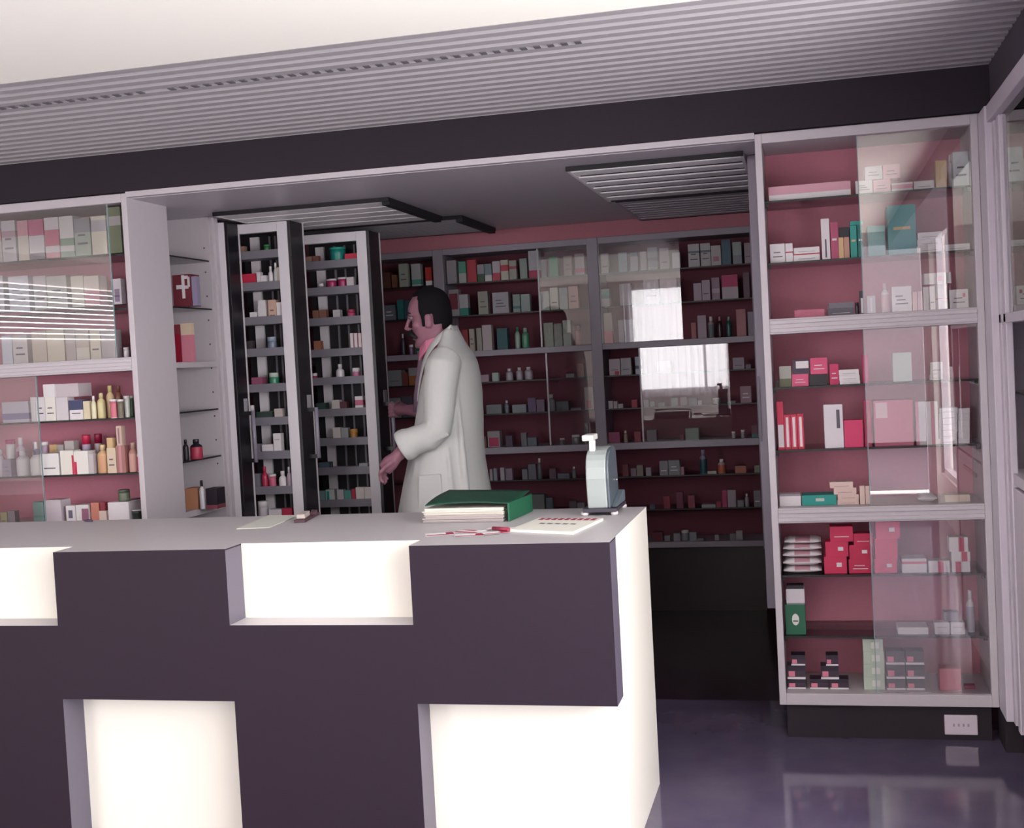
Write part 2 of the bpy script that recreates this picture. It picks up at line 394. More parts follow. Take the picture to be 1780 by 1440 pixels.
def round_thing(kind, x0, x1, y0, z0, z1, col, capc, band=None):
    r = max(.006, (x1-x0)/2); cx, cy_ = (x0+x1)/2, y0+r; h = z1-z0
    t = bpy.data.objects.new(kind, None); C.objects.link(t); t.location = (cx, cy_, z0)
    if kind == 'bottle':
        pr = [(r*.94, 0), (r, .03*h), (r, .32*h), (r, .5*h), (r, .62*h), (r*.86, .70*h), (r*.45, .78*h), (r*.42, .8*h)]
        cap = [(r*.5, .795*h), (r*.5, .98*h), (r*.46, h)]
    elif kind == 'jar':
        pr = [(r*.94, 0), (r, .04*h), (r, .2*h), (r, .6*h), (r, .72*h), (r*.88, .76*h)]; cap = [(r*.98, .745*h), (r*.98, .97*h), (r*.93, h)]
    else:
        pr = [(r*.88, 0), (r*.9, .03*h), (r*.93, .25*h), (r*.97, .7*h), (r, .88*h)]; cap = [(r*1.04, .88*h), (r*1.04, .97*h), (r*.98, h)]
    mm = MB(); mis = [0]*len(pr)
    if band: mis[1] = mis[2] = mis[3] = 1
    mm.lathe(pr, (cx, cy_, z0), 18, mis); obj('body', mm, [mat(col, .35), mat(band or col, .5)], t)
    mm = MB().lathe(cap, (cx, cy_, z0), 18); obj('cap' if kind == 'bottle' else 'lid', mm, mat(capc, .4), t)
    return t
def packet(x0, x1, y0, y1, z0, z1, col, stripe):
    """a soft flat packet with pinched ends"""
    m = MB(); nx_, ny_ = 10, 6; V = {}
    for s_ in (0, 1):
        for i in range(nx_+1):
            for j in range(ny_+1):
                a, b_ = i/nx_, j/ny_; e = (1-abs(2*a-1)**5)*(1-abs(2*b_-1)**4)
                z = (z0+z1)/2 + (1 if s_ else -1)*(z1-z0)/2*(.12+.88*e)-(.0012*(1+math.sin(9*a+5*b_)) if s_ else 0)
                V[s_, i, j] = m.b.verts.new((x0+(x1-x0)*a, y0+(y1-y0)*b_, z))
    for s_ in (0, 1):
        for i in range(nx_):
            for j in range(ny_):
                f = m.b.faces.new((V[s_,i,j], V[s_,i+1,j], V[s_,i+1,j+1], V[s_,i,j+1])); f.smooth = True; f.material_index = 1 if (s_ and 3 <= i <= 6) else 0
    ed = [(i, 0) for i in range(nx_)]+[(nx_, j) for j in range(ny_)]+[(i, ny_) for i in range(nx_, 0, -1)]+[(0, j) for j in range(ny_, 0, -1)]
    for k in range(len(ed)):
        a, b_ = ed[k], ed[(k+1) % len(ed)]
        m.b.faces.new((V[0,a[0],a[1]], V[0,b_[0],b_[1]], V[1,b_[0],b_[1]], V[1,a[0],a[1]]))
    return obj('packet', m, [mat(col, .6), mat(stripe, .6)], origin=((x0+x1)/2, (y0+y1)/2, z0))
def book(x0, x1, y0, y1, z0, z1, col, title=None):
    t = bpy.data.objects.new('book', None); C.objects.link(t); t.location = ((x0+x1)/2, (y0+y1)/2, z0)
    q = .003
    m = MB().box(x0, x0+q, y0, y1, z0, z1).box(x1-q, x1, y0, y1, z0, z1).box(x0+q, x1-q, y0, y0+q, z0, z1)
    if title: m.box(x0+(x1-x0)*.2, x1-(x1-x0)*.2, y0-.0006, y0, z0+(z1-z0)*.5, z0+(z1-z0)*.56, 1)
    obj('cover', m, [mat(col, .5), mat(title or col, .5)], t)
    obj('pages', MB().box(x0+q, x1-q, y0+q, y1-.002, z0+.002, z1-.002), mat('#cfc8bd', .8), t)
    return t

LIM = None
def shelf(place, group, Z, y0, rows, ox, oy, k, dmax=.12, gap=.0008, lim=None):
    if lim is None: lim = LIM
    """rows: (form, u0, u1, vtop, look, colour, extra dict); u and v are read in an enlarged survey crop with origin ox, oy and scale k"""
    tops = []; last = None
    for row in rows:
        form, u0, u1, vt, look, col = row[:6]; ex = row[6] if len(row) > 6 else {}
        U0, U1, Vt = ox+u0/k, ox+u1/k, oy+vt/k
        yy = y0+ex.get('y', 0)
        x0, x1 = at(U0, Vt, yy).x, at(U1, Vt, yy).x
        zb = Z
        if ex.get('on'):            # stands on the thing(s) before it
            zb = tops[-ex['on']][2]+gap
        # x at the foot of the thing (the camera is rolled, so measure there)
        vm = 720
        zt = at((U0+U1)/2, Vt, yy).z
        pz = lambda z: None
        # find the x range at mid height: uprights in the place are upright
        zt = max(zt, zb+.012)
        if 'h' in ex: zt = zb+ex['h']
        x0 += .0004; x1 = max(x1-.0004, x0+.008)
        if lim: x0 = max(x0, lim[0]); x1 = min(x1, lim[1])
        d = ex.get('d', min(dmax, max(.03, (x1-x0)*.9)))
        if form == 'box': o = carton(x0, x1, yy, yy+d, zb, zt, col, ex.get('b', ()), ex.get('m', 0), ex.get('p')); kind = 'box'
        elif form in ('bottle', 'jar', 'tub'): o = round_thing(form, x0, x1, yy, zb, zt, col, ex.get('c', W_), ex.get('s')); kind = form
        elif form == 'packet': o = packet(x0, x1, yy, yy+.12, zb, zt, col, ex.get('s', col)); kind = 'packet'
        elif form == 'book': o = book(x0, x1, yy, yy+ex.get('d', .14), zb, zt, col, ex.get('s')); kind = 'book'
        tops.append((x0, x1, zt))
        put(o, look, kind, place, group)

RB = [(0, .22, RD)]
# right display cabinet, read from three enlargements
A = (1310, 200, 3.787); B = (1310, 540, 3.787); D = (1310, 880, 3.787)
G = 'goods in the right display cabinet'; LIM = (-.138, .552)
P = "right cabinet's top glass shelf"
shelf(P, G, 1.9255, .06, [
 ('box', 95, 638, 455, 'long flat pink and white', W_, {'b': [(.42, 1, '#cf9aa8')], 'd': .1}),
 ('box', 668, 782, 432, 'white green-printed', W_, {'m': 3}), ('box', 728, 846, 338, 'white green-printed upper', W_, {'on': 1, 'm': 2}),
 ('box', 784, 900, 426, 'pink and white', '#d9a3b0', {'m': 2}), ('box', 848, 962, 326, 'pink and white upper', '#d9a3b0', {'on': 1, 'm': 2}),
 ('box', 906, 1048, 446, 'flat white and pink', W_, {'b': [(.3, .8, PK)]}), ('box', 1052, 1188, 434, 'flat white', W_, {'m': 1}),
 ('box', 1194, 1268, 300, 'beige upright', BG), ('bottle', 1272, 1306, 262, 'white slim', W_, {'y': .04}), ('box', 1308, 1425, 242, 'large pale white', '#c8ccd0', {'m': 2})], *A)
P = "right cabinet's second glass shelf"
shelf(P, G, 1.7065, .06, [
 ('box', 105, 205, 850, 'white', W_, {'m': 2}), ('box', 207, 256, 846, 'narrow white', W_, {'b': [(.5, .56, RD)]}),
 ('box', 262, 436, 912, 'flat white red-lined', W_, {'b': [(.85, 1, RD)], 'm': 1}), ('box', 262, 434, 872, 'flat white red-lined upper', W_, {'on': 1, 'm': 1}),
 ('box', 440, 496, 684, 'tall white', W_, {'p': (.4, .6, .05, .5, INK)}), ('book', 502, 552, 706, 'tall pink', '#a84468', {'s': W_}),
 ('box', 557, 590, 805, 'slim beige', BG), ('box', 592, 628, 805, 'slim tan', '#b98a78'), ('box', 560, 626, 740, 'black upright', BK, {'on': 1}),
 ('book', 632, 676, 728, 'slim teal', TL, {'s': BG}), ('book', 680, 718, 722, 'dark teal', '#14706c', {'s': W_}),
 ('box', 634, 718, 700, 'teal lying flat', '#2aa095', {'on': 1, 'y': .01}),
 ('book', 748, 862, 730, 'small grey-teal', '#3f8f92'), ('book', 876, 1064, 592, 'large teal', '#2f8a90', {'s': BG}),
 ('box', 1072, 1240, 862, 'bottom flat white', W_, {'m': 1}), ('box', 1076, 1238, 818, 'middle flat white', W_, {'on': 1, 'm': 1}), ('box', 1078, 1240, 772, 'upper flat white', W_, {'on': 1, 'm': 1}),
 ('box', 1262, 1425, 850, 'long flat white', W_, {'m': 1})], *A)
P = "right cabinet's upper wooden shelf"
shelf(P, G, 1.5065, .06, [
 ('box', 268, 466, 1282, 'flat pink', '#b9657c'), ('box', 486, 665, 1272, 'lower flat grey', '#5d5863', {'m': 1}), ('box', 492, 660, 1236, 'upper flat grey', '#6e6973', {'on': 1}),
 ('jar', 668, 692, 1235, 'small black', BK, {'c': BK}), ('box', 694, 724, 1160, 'dark grey-topped', '#453f4b', {'p': (.3, .9, .05, .7, W_)}),
 ('box', 745, 800, 1192, 'pale grey', '#b5b0b6', {'p': (.4, .6, .1, .9, W_)}), ('bottle', 836, 892, 1108, 'pale pink-capped', W_, {'c': '#c9a0ad', 's': '#cfaab0'}),
 ('box', 906, 1038, 1130, 'large white', W_, {'m': 3}), ('box', 1044, 1076, 1166, 'slim pink', '#c9a1a6'), ('box', 1078, 1110, 1162, 'slim pink', '#c9a1a6'),
 ('box', 1113, 1152, 1134, 'slim white', W_), ('box', 1154, 1194, 1130, 'slim white', W_, {'m': 1}), ('box', 1196, 1276, 1112, 'white upright', W_, {'b': [(.4, .44, PK)]}),
 ('box', 1120, 1300, 1040, 'white red-dotted lying across', W_, {'on': 1, 'p': (.5, .65, .3, .7, PK)}),
 ('box', 1286, 1412, 1150, 'broad white', W_, {'m': 2, 'p': (.7, .85, .6, .8, RD)})], *A)
P = "right cabinet's middle glass shelf"
shelf(P, G, 1.2625, .06, [
 ('box', 148, 163, 462, 'narrow dark green', '#28352c'), ('box', 166, 246, 368, 'grey and olive', '#9b9a93', {'b': [(0, .4, '#5c5f47')]}),
 ('box', 250, 360, 420, 'pink lower', '#d0527b', {'m': 2}), ('box', 253, 366, 325, 'dark white-labelled upper', '#3c2f42', {'on': 1, 'p': (.2, .95, .4, .9, W_)}),
 ('box', 364, 484, 420, 'black', BK), ('box', 370, 484, 313, 'pink upper', '#cc4a73', {'on': 1, 'm': 2}),
 ('box', 498, 558, 354, 'magenta upright', MG, {'m': 2}), ('box', 566, 702, 466, 'lowest flat white', W_, {'m': 1}), ('box', 562, 698, 428, 'middle flat white', W_, {'on': 1, 'm': 1}), ('box', 560, 692, 390, 'topmost flat white', W_, {'on': 1, 'm': 1}),
 ('box', 714, 750, 294, 'tall magenta', '#c7316a'), ('box', 912, 1038, 278, 'pale grey-green', '#c3cbc6'),
 ('box', 1160, 1246, 420, 'lower white', W_, {'m': 1}), ('box', 1162, 1244, 340, 'upper white', W_, {'on': 1, 'm': 1})], *B)
P = "right cabinet's lower glass shelf"
st = {'b': [(0, .06, RD), (.94, 1, RD)], 'p': (.3, .72, .07, .92, W_)}
shelf(P, G, 1.0375, .06, [
 ('box', 150, 192, 602, 'tall red and white', '#c92e50', {'p': (.05, .95, .05, .52, W_)}),
 ('box', 198, 238, 686, 'red white-striped', '#c92e50', st), ('box', 241, 282, 684, 'red white-striped', '#c92e50', st), ('box', 285, 326, 682, 'red white-striped', '#c92e50', st),
 ('box', 458, 584, 620, 'white dark-lettered', '#d2ccd2', {'p': (.66, .84, .45, .88, '#54505e')}),
 ('box', 592, 718, 722, 'square magenta', '#c93363'), ('box', 722, 768, 590, 'deep red upright', '#a81f4e'),
 ('box', 786, 1046, 592, 'large pink window-printed', '#c66c86', {'p': (.05, .35, .62, .96, '#d9b9c0'), 'd': .12}), ('box', 1062, 1130, 600, 'white and pink striped', W_, {'p': (.0, .3, 0, 1, PK)}), ('box', 1133, 1210, 600, 'white and pink striped', W_, {'p': (.4, .7, 0, 1, PK)}),
 ('box', 1218, 1340, 842, 'lowest white', W_, {'m': 1}), ('box', 1220, 1340, 802, 'second white', W_, {'on': 1, 'm': 1}), ('box', 1220, 1342, 762, 'third white', W_, {'on': 1, 'm': 1}), ('box', 1219, 1341, 722, 'fourth white', W_, {'on': 1, 'm': 1}), ('box', 1220, 1342, 682, 'fifth white', W_, {'on': 1, 'm': 1}), ('box', 1222, 1344, 642, 'topmost white', W_, {'on': 1, 'm': 1}),
 ('box', 1346, 1422, 842, 'lowest small white', W_), ('box', 1346, 1422, 802, 'second small white', W_, {'on': 1}), ('box', 1346, 1422, 762, 'third small white', W_, {'on': 1}), ('box', 1346, 1422, 722, 'fourth small white', W_, {'on': 1}), ('box', 1346, 1422, 682, 'fifth small white', W_, {'on': 1}), ('box', 1346, 1422, 645, 'topmost small white', W_, {'on': 1})], *B)
P = "right cabinet's lower wooden shelf"
shelf(P, G, .8335, .06, [
 ('box', 168, 310, 1212, 'flat white', W_, {'b': [(.85, 1, '#8b8290')]}), ('box', 316, 545, 1217, 'flat teal', '#1f8f86', {'p': (.4, .65, .4, .7, LG)}),
 ('box', 550, 692, 1246, 'lowest cream', '#d3b8b0', {'m': 1}), ('box', 552, 692, 1212, 'second cream', '#d3b8b0', {'on': 1, 'm': 1}), ('box', 526, 676, 1170, 'third cream', '#d3b8b0', {'on': 1, 'm': 1}), ('box', 500, 655, 1130, 'topmost cream', '#d3b8b0', {'on': 1, 'm': 1}),
 ('box', 696, 730, 1156, 'slim upright cream', '#d3b8b0'), ('box', 733, 770, 1156, 'slim upright cream', '#d3b8b0'),
 ('packet', 1080, 1210, 1210, 'white paper', W_), ('box', 1258, 1425, 1215, 'flat beige', '#cdbba8')], *B)
P = "right cabinet's fifth glass shelf"
pk = {'s': '#b98a96'}
red = {'p': (.55, .78, .4, .65, W_)}
shelf(P, G, .5865, .06, [
 ('packet', 195, 448, 400, 'lowest white', W_, pk), ('packet', 192, 446, 345, 'second white', W_, {'on': 1, **pk}), ('packet', 190, 448, 300, 'third white', W_, {'on': 1, **pk}), ('packet', 192, 446, 255, 'fourth white', W_, {'on': 1, **pk}), ('packet', 200, 444, 215, 'topmost white', W_, {'on': 1, **pk}),
 ('box', 462, 612, 335, 'lowest crimson white-spotted', '#c52553', red), ('box', 470, 622, 236, 'middle crimson white-spotted', '#c52553', {'on': 1, **red}), ('box', 500, 652, 136, 'topmost crimson', '#c52553', {'on': 1, 'm': 1}),
 ('box', 624, 778, 350, 'lowest red', '#b81d49', {'m': 2}), ('box', 628, 780, 258, 'middle red white-spotted', '#b81d49', {'on': 1, **red}), ('box', 656, 782, 182, 'topmost red', '#b81d49', {'on': 1, 'm': 1}),
 ('box', 794, 942, 348, 'lowest pink white-spotted', '#cf3d68', red), ('box', 796, 944, 215, 'middle pink', '#cf3d68', {'on': 1}), ('box', 800, 962, 104, 'topmost pink white-spotted', '#cf3d68', {'on': 1, **red}),
 ('box', 974, 1138, 348, 'white red-ribboned', W_, {'b': [(.62, .8, '#c26a7c')], 'd': .1}),
 ('box', 1150, 1290, 362, 'flat white red-banded', W_, {'p': (.45, .72, 0, 1, '#b8365c')}),
 ('box', 1304, 1425, 366, 'lowest white red-banded', W_, {'p': (.2, .5, 0, 1, '#b8365c')}), ('box', 1300, 1425, 302, 'middle white red-banded', W_, {'on': 1, 'p': (.55, .85, 0, 1, '#b8365c')}), ('box', 1284, 1410, 206, 'topmost white red-banded', W_, {'on': 1, 'p': (.5, .8, 0, 1, '#b8365c')})], *D)
P = "right cabinet's sixth glass shelf"
shelf(P, G, .3665, .06, [
 ('box', 206, 338, 650, 'dark green oval-labelled', '#1f5f45', {'d': .09}), ('box', 212, 334, 548, 'white square', '#c9c4c8', {'on': 1, 'b': [(0, .1, '#7d7d80')]}), ('box', 216, 328, 524, 'flat black', BK, {'on': 1}),
 ('box', 950, 1150, 800, 'flat white', W_), ('box', 1194, 1292, 815, 'lower left white', W_, {'m': 1}), ('box', 1190, 1290, 768, 'upper left white', W_, {'on': 1, 'm': 1}),
 ('box', 1296, 1392, 815, 'lower right white', W_, {'m': 1}), ('box', 1296, 1390, 768, 'upper right white', W_, {'on': 1, 'm': 1}),
 ('box', 1250, 1350, 700, 'dark grey lying across', '#6f6b78', {'on': 1, 'y': .02}), ('bottle', 1396, 1452, 560, 'tall white', W_, {'c': W_, 's': '#b0a9b8', 'y': .03})], *D)
# the oval label of the green box
gb = [g for g in GOODS if g[1] == 'dark green oval-labelled'][0][0]
x0, x1 = at(1310+206/3.787, 1052, .06).x, at(1310+338/3.787, 1052, .06).x
m = MB(); cx = (x0+x1)/2; zc_ = .366+.055
m.prism([(cx+.0125*math.cos(a*math.pi/12), zc_+.021*math.sin(a*math.pi/12)) for a in range(24)], .0588, .0594, 'y')
m.box(cx-.009, cx+.009, .0584, .0588, zc_-.008, zc_-.003, 1)
obj('oval_label', m, [mat('#d8d4cf', .5), mat('#54605a', .6)], gb, label='white oval label')
P = "right cabinet's bottom panel"
bp = {'b': [(0, .16, W_), (.16, .62, '#3a2a3b'), (.62, 1, '#2b2030')], 'p': (.08, .42, .2, .6, '#d77c93'), 'd': .06}
def bpo(n_): return {**bp, 'on': n_}
shelf(P, G, .1675, .06, [
 ('box', 222, 342, 1142, 'lower black and pink', '#2b2030', bp), ('box', 218, 340, 1052, 'second black and pink', '#2b2030', bpo(1)), ('box', 244, 338, 984, 'topmost black and pink', '#2b2030', bpo(1)),
 ('box', 368, 490, 1142, 'lower black and pink', '#2b2030', bp), ('box', 440, 560, 1054, 'second black and pink', '#2b2030', bpo(1)), ('box', 474, 556, 984, 'topmost black and pink', '#2b2030', bpo(1)),
 ('box', 502, 626, 1142, 'lower black and pink', '#2b2030', bp),
 ('box', 724, 862, 1128, 'lowest pale green circle-marked', LG, {'p': (.4, .8, .25, .75, '#d6d8cf')}), ('box', 722, 860, 1045, 'second pale green circle-marked', LG, {'on': 1, 'p': (.4, .8, .25, .75, '#d6d8cf')}), ('box', 720, 858, 960, 'third pale green circle-marked', LG, {'on': 1, 'p': (.4, .8, .25, .75, '#d6d8cf')}), ('box', 716, 850, 878, 'topmost pale green circle-marked', LG, {'on': 1, 'p': (.4, .8, .25, .75, '#d6d8cf')}),
 ('box', 876, 1000, 1140, 'lowest black and pink', '#2b2030', bp), ('box', 872, 996, 1046, 'middle black and pink', '#2b2030', bpo(1)), ('box', 868, 992, 956, 'upper black and pink', '#2b2030', bpo(1)),
 ('box', 1006, 1126, 1140, 'lowest black and pink', '#2b2030', bp), ('box', 1002, 1124, 1046, 'middle black and pink', '#2b2030', bpo(1)), ('box', 998, 1120, 956, 'upper black and pink', '#2b2030', bpo(1)),
 ('box', 1222, 1364, 1072, 'plain pink', '#c0687c'), ('box', 1388, 1460, 1195, 'flat dark pink', '#8e4058', {'y': .02})], *D)

# left display cabinet
A = (0, 330, 4.45); B = (0, 620, 4.45); D = (0, 740, 7.12)
G = 'goods in the left display cabinet'; LIM = (-3.59, -2.655)
P = "left cabinet's top glass shelf"
shelf(P, G, 1.9305, .05, [
 ('box', -120, 0, 240, 'grey and pink', '#bdb6bb', {'b': [(.5, .8, PK)]}), ('box', 4, 112, 240, 'grey-white', '#c3c0c6', {'b': [(.6, .75, '#a98a98')], 'm': 2}),
 ('box', 128, 210, 240, 'pink-topped cream', '#d9cfc4', {'b': [(.62, 1, '#cc8c9e')]}), ('box', 214, 330, 232, 'magenta-topped white', '#d3ced4', {'b': [(.6, 1, '#b64577'), (0, .16, '#6d6678')]}),
 ('box', 336, 446, 215, 'white and pink', '#d5ced2', {'b': [(.3, .7, '#c25d7e'), (0, .14, PK)]}), ('box', 452, 560, 205, 'white and green', '#d8d5d4', {'b': [(.28, .46, '#7f9c87'), (0, .14, '#8fa596')]}),
 ('box', 566, 690, 220, 'grey-green', '#a3b3a5', {'b': [(.62, 1, '#8b8890')], 'm': 2}), ('box', 698, 812, 205, 'cream', '#d8d0c0', {'b': [(.6, .9, '#b2adb5')]}),
 ('box', 818, 925, 135, 'olive green', '#737861', {'b': [(.6, .8, '#a79f9d')]})], *A)
P = "left cabinet's second glass shelf"
shelf(P, G, 1.7235, .05, [
 ('box', -110, 20, 670, 'pale grey', '#c2bec6'), ('box', 60, 215, 670, 'bluish white', '#cfd0da', {'m': 3}), ('box', 252, 350, 668, 'grey-white', '#c2bcc0', {'m': 2}), ('box', 356, 510, 668, 'pale green-grey', '#bcbcb6', {'m': 2}),
 ('box', 544, 640, 668, 'cream', '#d8d2c6'), ('box', 644, 760, 668, 'cream pink-footed', '#d8cfc6', {'b': [(0, .5, '#cf8f9c')]}),
 ('box', 866, 932, 690, 'white purple-printed', '#c9c2c8', {'p': (.2, .8, .1, .6, '#8e7a92'), 'm': 1})], *A)
P = "left cabinet's upper wooden shelf"
shelf(P, G, 1.5065, .05, [
 ('box', 8, 88, 1130, 'bluish white', '#c8cbd8'), ('box', 92, 206, 1126, 'white pink-printed', '#cfc8c8', {'m': 2}), ('box', 240, 352, 1096, 'beige', '#c3b5a8'), ('box', 356, 490, 1085, 'cream', '#cfc6b2'),
 ('box', 500, 576, 1085, 'grey-beige', '#b5aaa6'), ('box', 580, 680, 1080, 'beige white-footed', '#beb2a6', {'b': [(0, .4, '#cfcabf')]}), ('box', 690, 770, 1078, 'cream', '#cfc6b2', {'m': 1}), ('box', 776, 880, 1085, 'grey', '#a9a1a6'),
 ('jar', 944, 985, 1220, 'small white', W_), ], *A)
P = "left cabinet's third glass shelf"
shelf(P, G, 1.2625, .05, [
 ('box', 12, 218, 352, 'large pale purple-printed', '#bdb6c3', {'b': [(.15, .45, '#7d749a')]}),
 ('box', 232, 268, 316, 'slim white', W_), ('box', 270, 342, 316, 'white', W_, {'m': 2}), ('box', 344, 424, 316, 'cream white', '#d9d4cc', {'m': 2}), ('box', 330, 420, 216, 'upper white', W_, {'on': 1}),
 ('box', 428, 520, 318, 'grey-white', '#c6bfc4'), ('box', 424, 604, 212, 'upper grey-white', '#b9adb3', {'on': 1, 'y': .01}),
 ('box', 532, 636, 338, 'navy-topped white', W_, {'b': [(.5, 1, NV)], 'm': 1}), ('box', 640, 688, 346, 'beige', '#cfc2a6'),
 ('bottle', 690, 728, 305, 'cream', '#cfc7aa', {'c': W_}), ('bottle', 732, 790, 284, 'beige', '#c9bd8c', {'c': '#bdb285'}), ('bottle', 800, 858, 226, 'tall beige', '#c4ab84', {'c': '#b9ab6e', 'y': .03}),
 ('tub', 832, 888, 332, 'white red-footed', W_, {'s': '#c36a78', 'y': -.03}), ('bottle', 870, 925, 226, 'brown', '#7d4a3a', {'c': '#6d4033', 'y': .05}), ('tub', 892, 938, 332, 'grey and olive', '#98908e', {'s': '#6a6456', 'y': -.03}),
 ('tub', 944, 988, 304, 'white', '#cfd3cb'), ('tub', 989, 1019, 304, 'dark green', '#2f5a41', {'y': .02, 'c': '#d0d0cc'})], *B)
P = "left cabinet's fourth glass shelf"
shelf(P, G, 1.038, .04, [
 ('bottle', -60, 20, 300, 'pale', '#b9aeb6', {'c': W_}), ('box', 24, 130, 420, 'purple-grey', '#8f8296', {'m': 2}), ('bottle', 158, 300, 310, 'white square-shouldered', '#cdc8cc', {'c': W_, 's': '#cfcbd0'}), ('bottle', 324, 482, 300, 'white round', '#cfcacb', {'c': '#4c3f63'}),
 ('box', 492, 720, 350, 'broad white', '#d8d4d4', {'m': 1}), ('box', 738, 905, 312, 'white red-ribboned left', '#d8d4cc', {'p': (.86, 1, 0, .8, '#c0274f')}), ('box', 908, 1084, 318, 'white red-ribboned right', '#dbd6d2', {'p': (0, .18, 0, .55, '#c0274f')}), ('box', 1088, 1150, 350, 'grey-white', '#b9b0b4'),
 ('bottle', 1162, 1296, 240, 'beige blue-lined', '#c9a27e', {'c': '#c9b089', 's': '#c2936f'}), ('box', 1316, 1426, 280, 'cream upright', '#cdb9a4', {'m': 2}), ('box', 1318, 1390, 156, 'small beige', BG, {'on': 1}),
 ('box', 1430, 1540, 250, 'brown pink-striped', '#9c6a66', {'p': (.3, .6, 0, 1, '#b9848a')}), ('box', 1432, 1498, 8, 'tall cream', '#c4a99c', {'on': 1, 'p': (.3, .6, .1, .9, '#93707c')}),
 ('bottle', 1556, 1668, 215, 'pinkish', '#b9897e', {'c': '#c0a090', 's': '#c79a90'}), ('bottle', 1676, 1712, 268, 'white red-footed', W_, {'s': '#c04568'})], *D)
P = "rear row of left cabinet's fourth glass shelf"
shelf(P, G, 1.038, .17, [
 ('tub', 40, 140, 180, 'white magenta-lidded', W_, {'c': '#b83a78'}), ('bottle', 165, 262, 150, 'purple-labelled', '#b7a9ba', {'s': '#8d3a74'}), ('bottle', 372, 450, 205, 'white', W_), ('tub', 480, 562, 205, 'mauve', '#b29aac'),
 ('box', 610, 700, 238, 'tan', BG), ('box', 702, 782, 240, 'grey', '#a8a1a0'), ('box', 792, 910, 192, 'pale grey', '#b5adad'), ('jar', 985, 1082, 120, 'red-lidded', '#b9a5c0', {'c': '#c2294f'}), ('jar', 1140, 1228, 105, 'dark red-lidded', '#b5a5a8', {'c': '#8a1038'})], *D)
P = "left cabinet's lower wooden shelf"
shelf(P, G, .834, .05, [
 ('box', 0, 84, 1075, 'yellow-white', '#c9c09a', {'m': 1}), ('box', 90, 180, 1060, 'small grey', '#a99fae'),
 ('box', 402, 530, 948, 'teal-grey', '#84a8a4', {'b': [(.3, .4, '#6d9490')]}), ('box', 540, 750, 925, 'broad pale', '#bfb2bb'), ('box', 812, 928, 995, 'white dark-marked', W_, {'p': (.25, .7, .3, .75, '#5c5a6c')}),
 ('box', 934, 1092, 985, 'white plum-printed', W_, {'p': (.45, 1, 0, .8, '#8c5a72')}), ('box', 1120, 1220, 958, 'salmon', '#bd7868'), ('box', 1224, 1310, 1058, 'cream', '#cdb9ae'), ('box', 1234, 1296, 955, 'dark red', '#862f3c', {'on': 1}),
 ('box', 1330, 1590, 952, 'broad white', '#d3ccd1', {'d': .1}), ('jar', 1430, 1560, 800, 'grey-green', '#66705f', {'on': 1, 'c': '#4d5548', 'y': .02}),
 ('box', 1604, 1690, 905, 'mauve', '#8c6a84', {'y': .09}), ('tub', 1604, 1728, 1045, 'dark green', '#24302a', {'c': '#b9b5ba'})], *D)

# niche items
LIM = None
G = 'goods in the niche'
P = 'a glass shelf of the niche'
def px(u, v, y): return at(u, v, y)
def nbox(u0, u1, vt, zb, look, col, place, y=.45, **kw):
    a, b_ = at(u0, vt, y), at(u1, vt, y)
    o = carton(a.x, b_.x, y, y+kw.pop('d', .08), zb, max(a.z, zb+.02), col, kw.get('b', ()), kw.get('m', 0), kw.get('p'))
    put(o, look, 'box', place, G); return o
o = nbox(299, 331, 479, 1.7225, 'dark red cross-marked', '#6a2732', 'upper glass shelf of the niche')
a, b_ = at(299, 479, .45), at(331, 479, .45)
m = MB(); w_ = b_.x-a.x; h = a.z-1.7225; X = a.x; Z = 1.7225
m.box(X+w_*.5, X+w_*.66, .4485, .4495, Z+h*.25, Z+h*.98).box(X+w_*.2, X+w_*.5, .4485, .4495, Z+h*.55, Z+h*.68).box(X+w_*.66, X+w_*.86, .4485, .4495, Z+h*.55, Z+h*.65).box(X+w_*.66, X+w_*.86, .4485, .4495, Z+h*.86, Z+h*.96).box(X+w_*.82, X+w_*.94, .4485, .4495, Z+h*.6, Z+h*.92)
obj('printed_letter', m, mat('#cfc8cc', .5), o, label='white printed letter')
nbox(332, 341, 481, 1.7225, 'slim purple-grey', '#8b829c', 'upper glass shelf of the niche', d=.03)
nbox(302, 312, 565, 1.4805, 'slim deep red', '#8f0f2c', 'wooden shelf of the niche', b=[(.75, 1, '#7c3038')])
nbox(313, 331, 563, 1.4805, 'pink cream-topped', '#c5798b', 'wooden shelf of the niche', b=[(.7, 1, '#cdb9a0')], d=.03)
for (u0, u1, vt, look) in ((315, 324, 765, 'black'), (325, 345, 765, 'black red-labelled')):
    a, b_ = at(u0, vt, .45), at(u1, vt, .45)
    put(round_thing('bottle', a.x, b_.x, .45, 1.0505, a.z, BK, BK, '#a03048' if 'red' in look else BK), look, 'bottle', 'lower glass shelf of the niche', G)
nbox(321, 340, 850, .8325, 'tan', '#b07a5e', 'bottom shelf of the niche')
a, b_ = at(343, 836, .45), at(352, 836, .45)
put(round_thing('bottle', a.x, b_.x, .45, .8325, a.z, '#c9c5cc', BK), 'white black-capped', 'bottle', 'bottom shelf of the niche', G)
nbox(357, 376, 850, .8325, 'black red-edged', '#201822', 'bottom shelf of the niche', b=[(0, .2, '#7c3a48')])

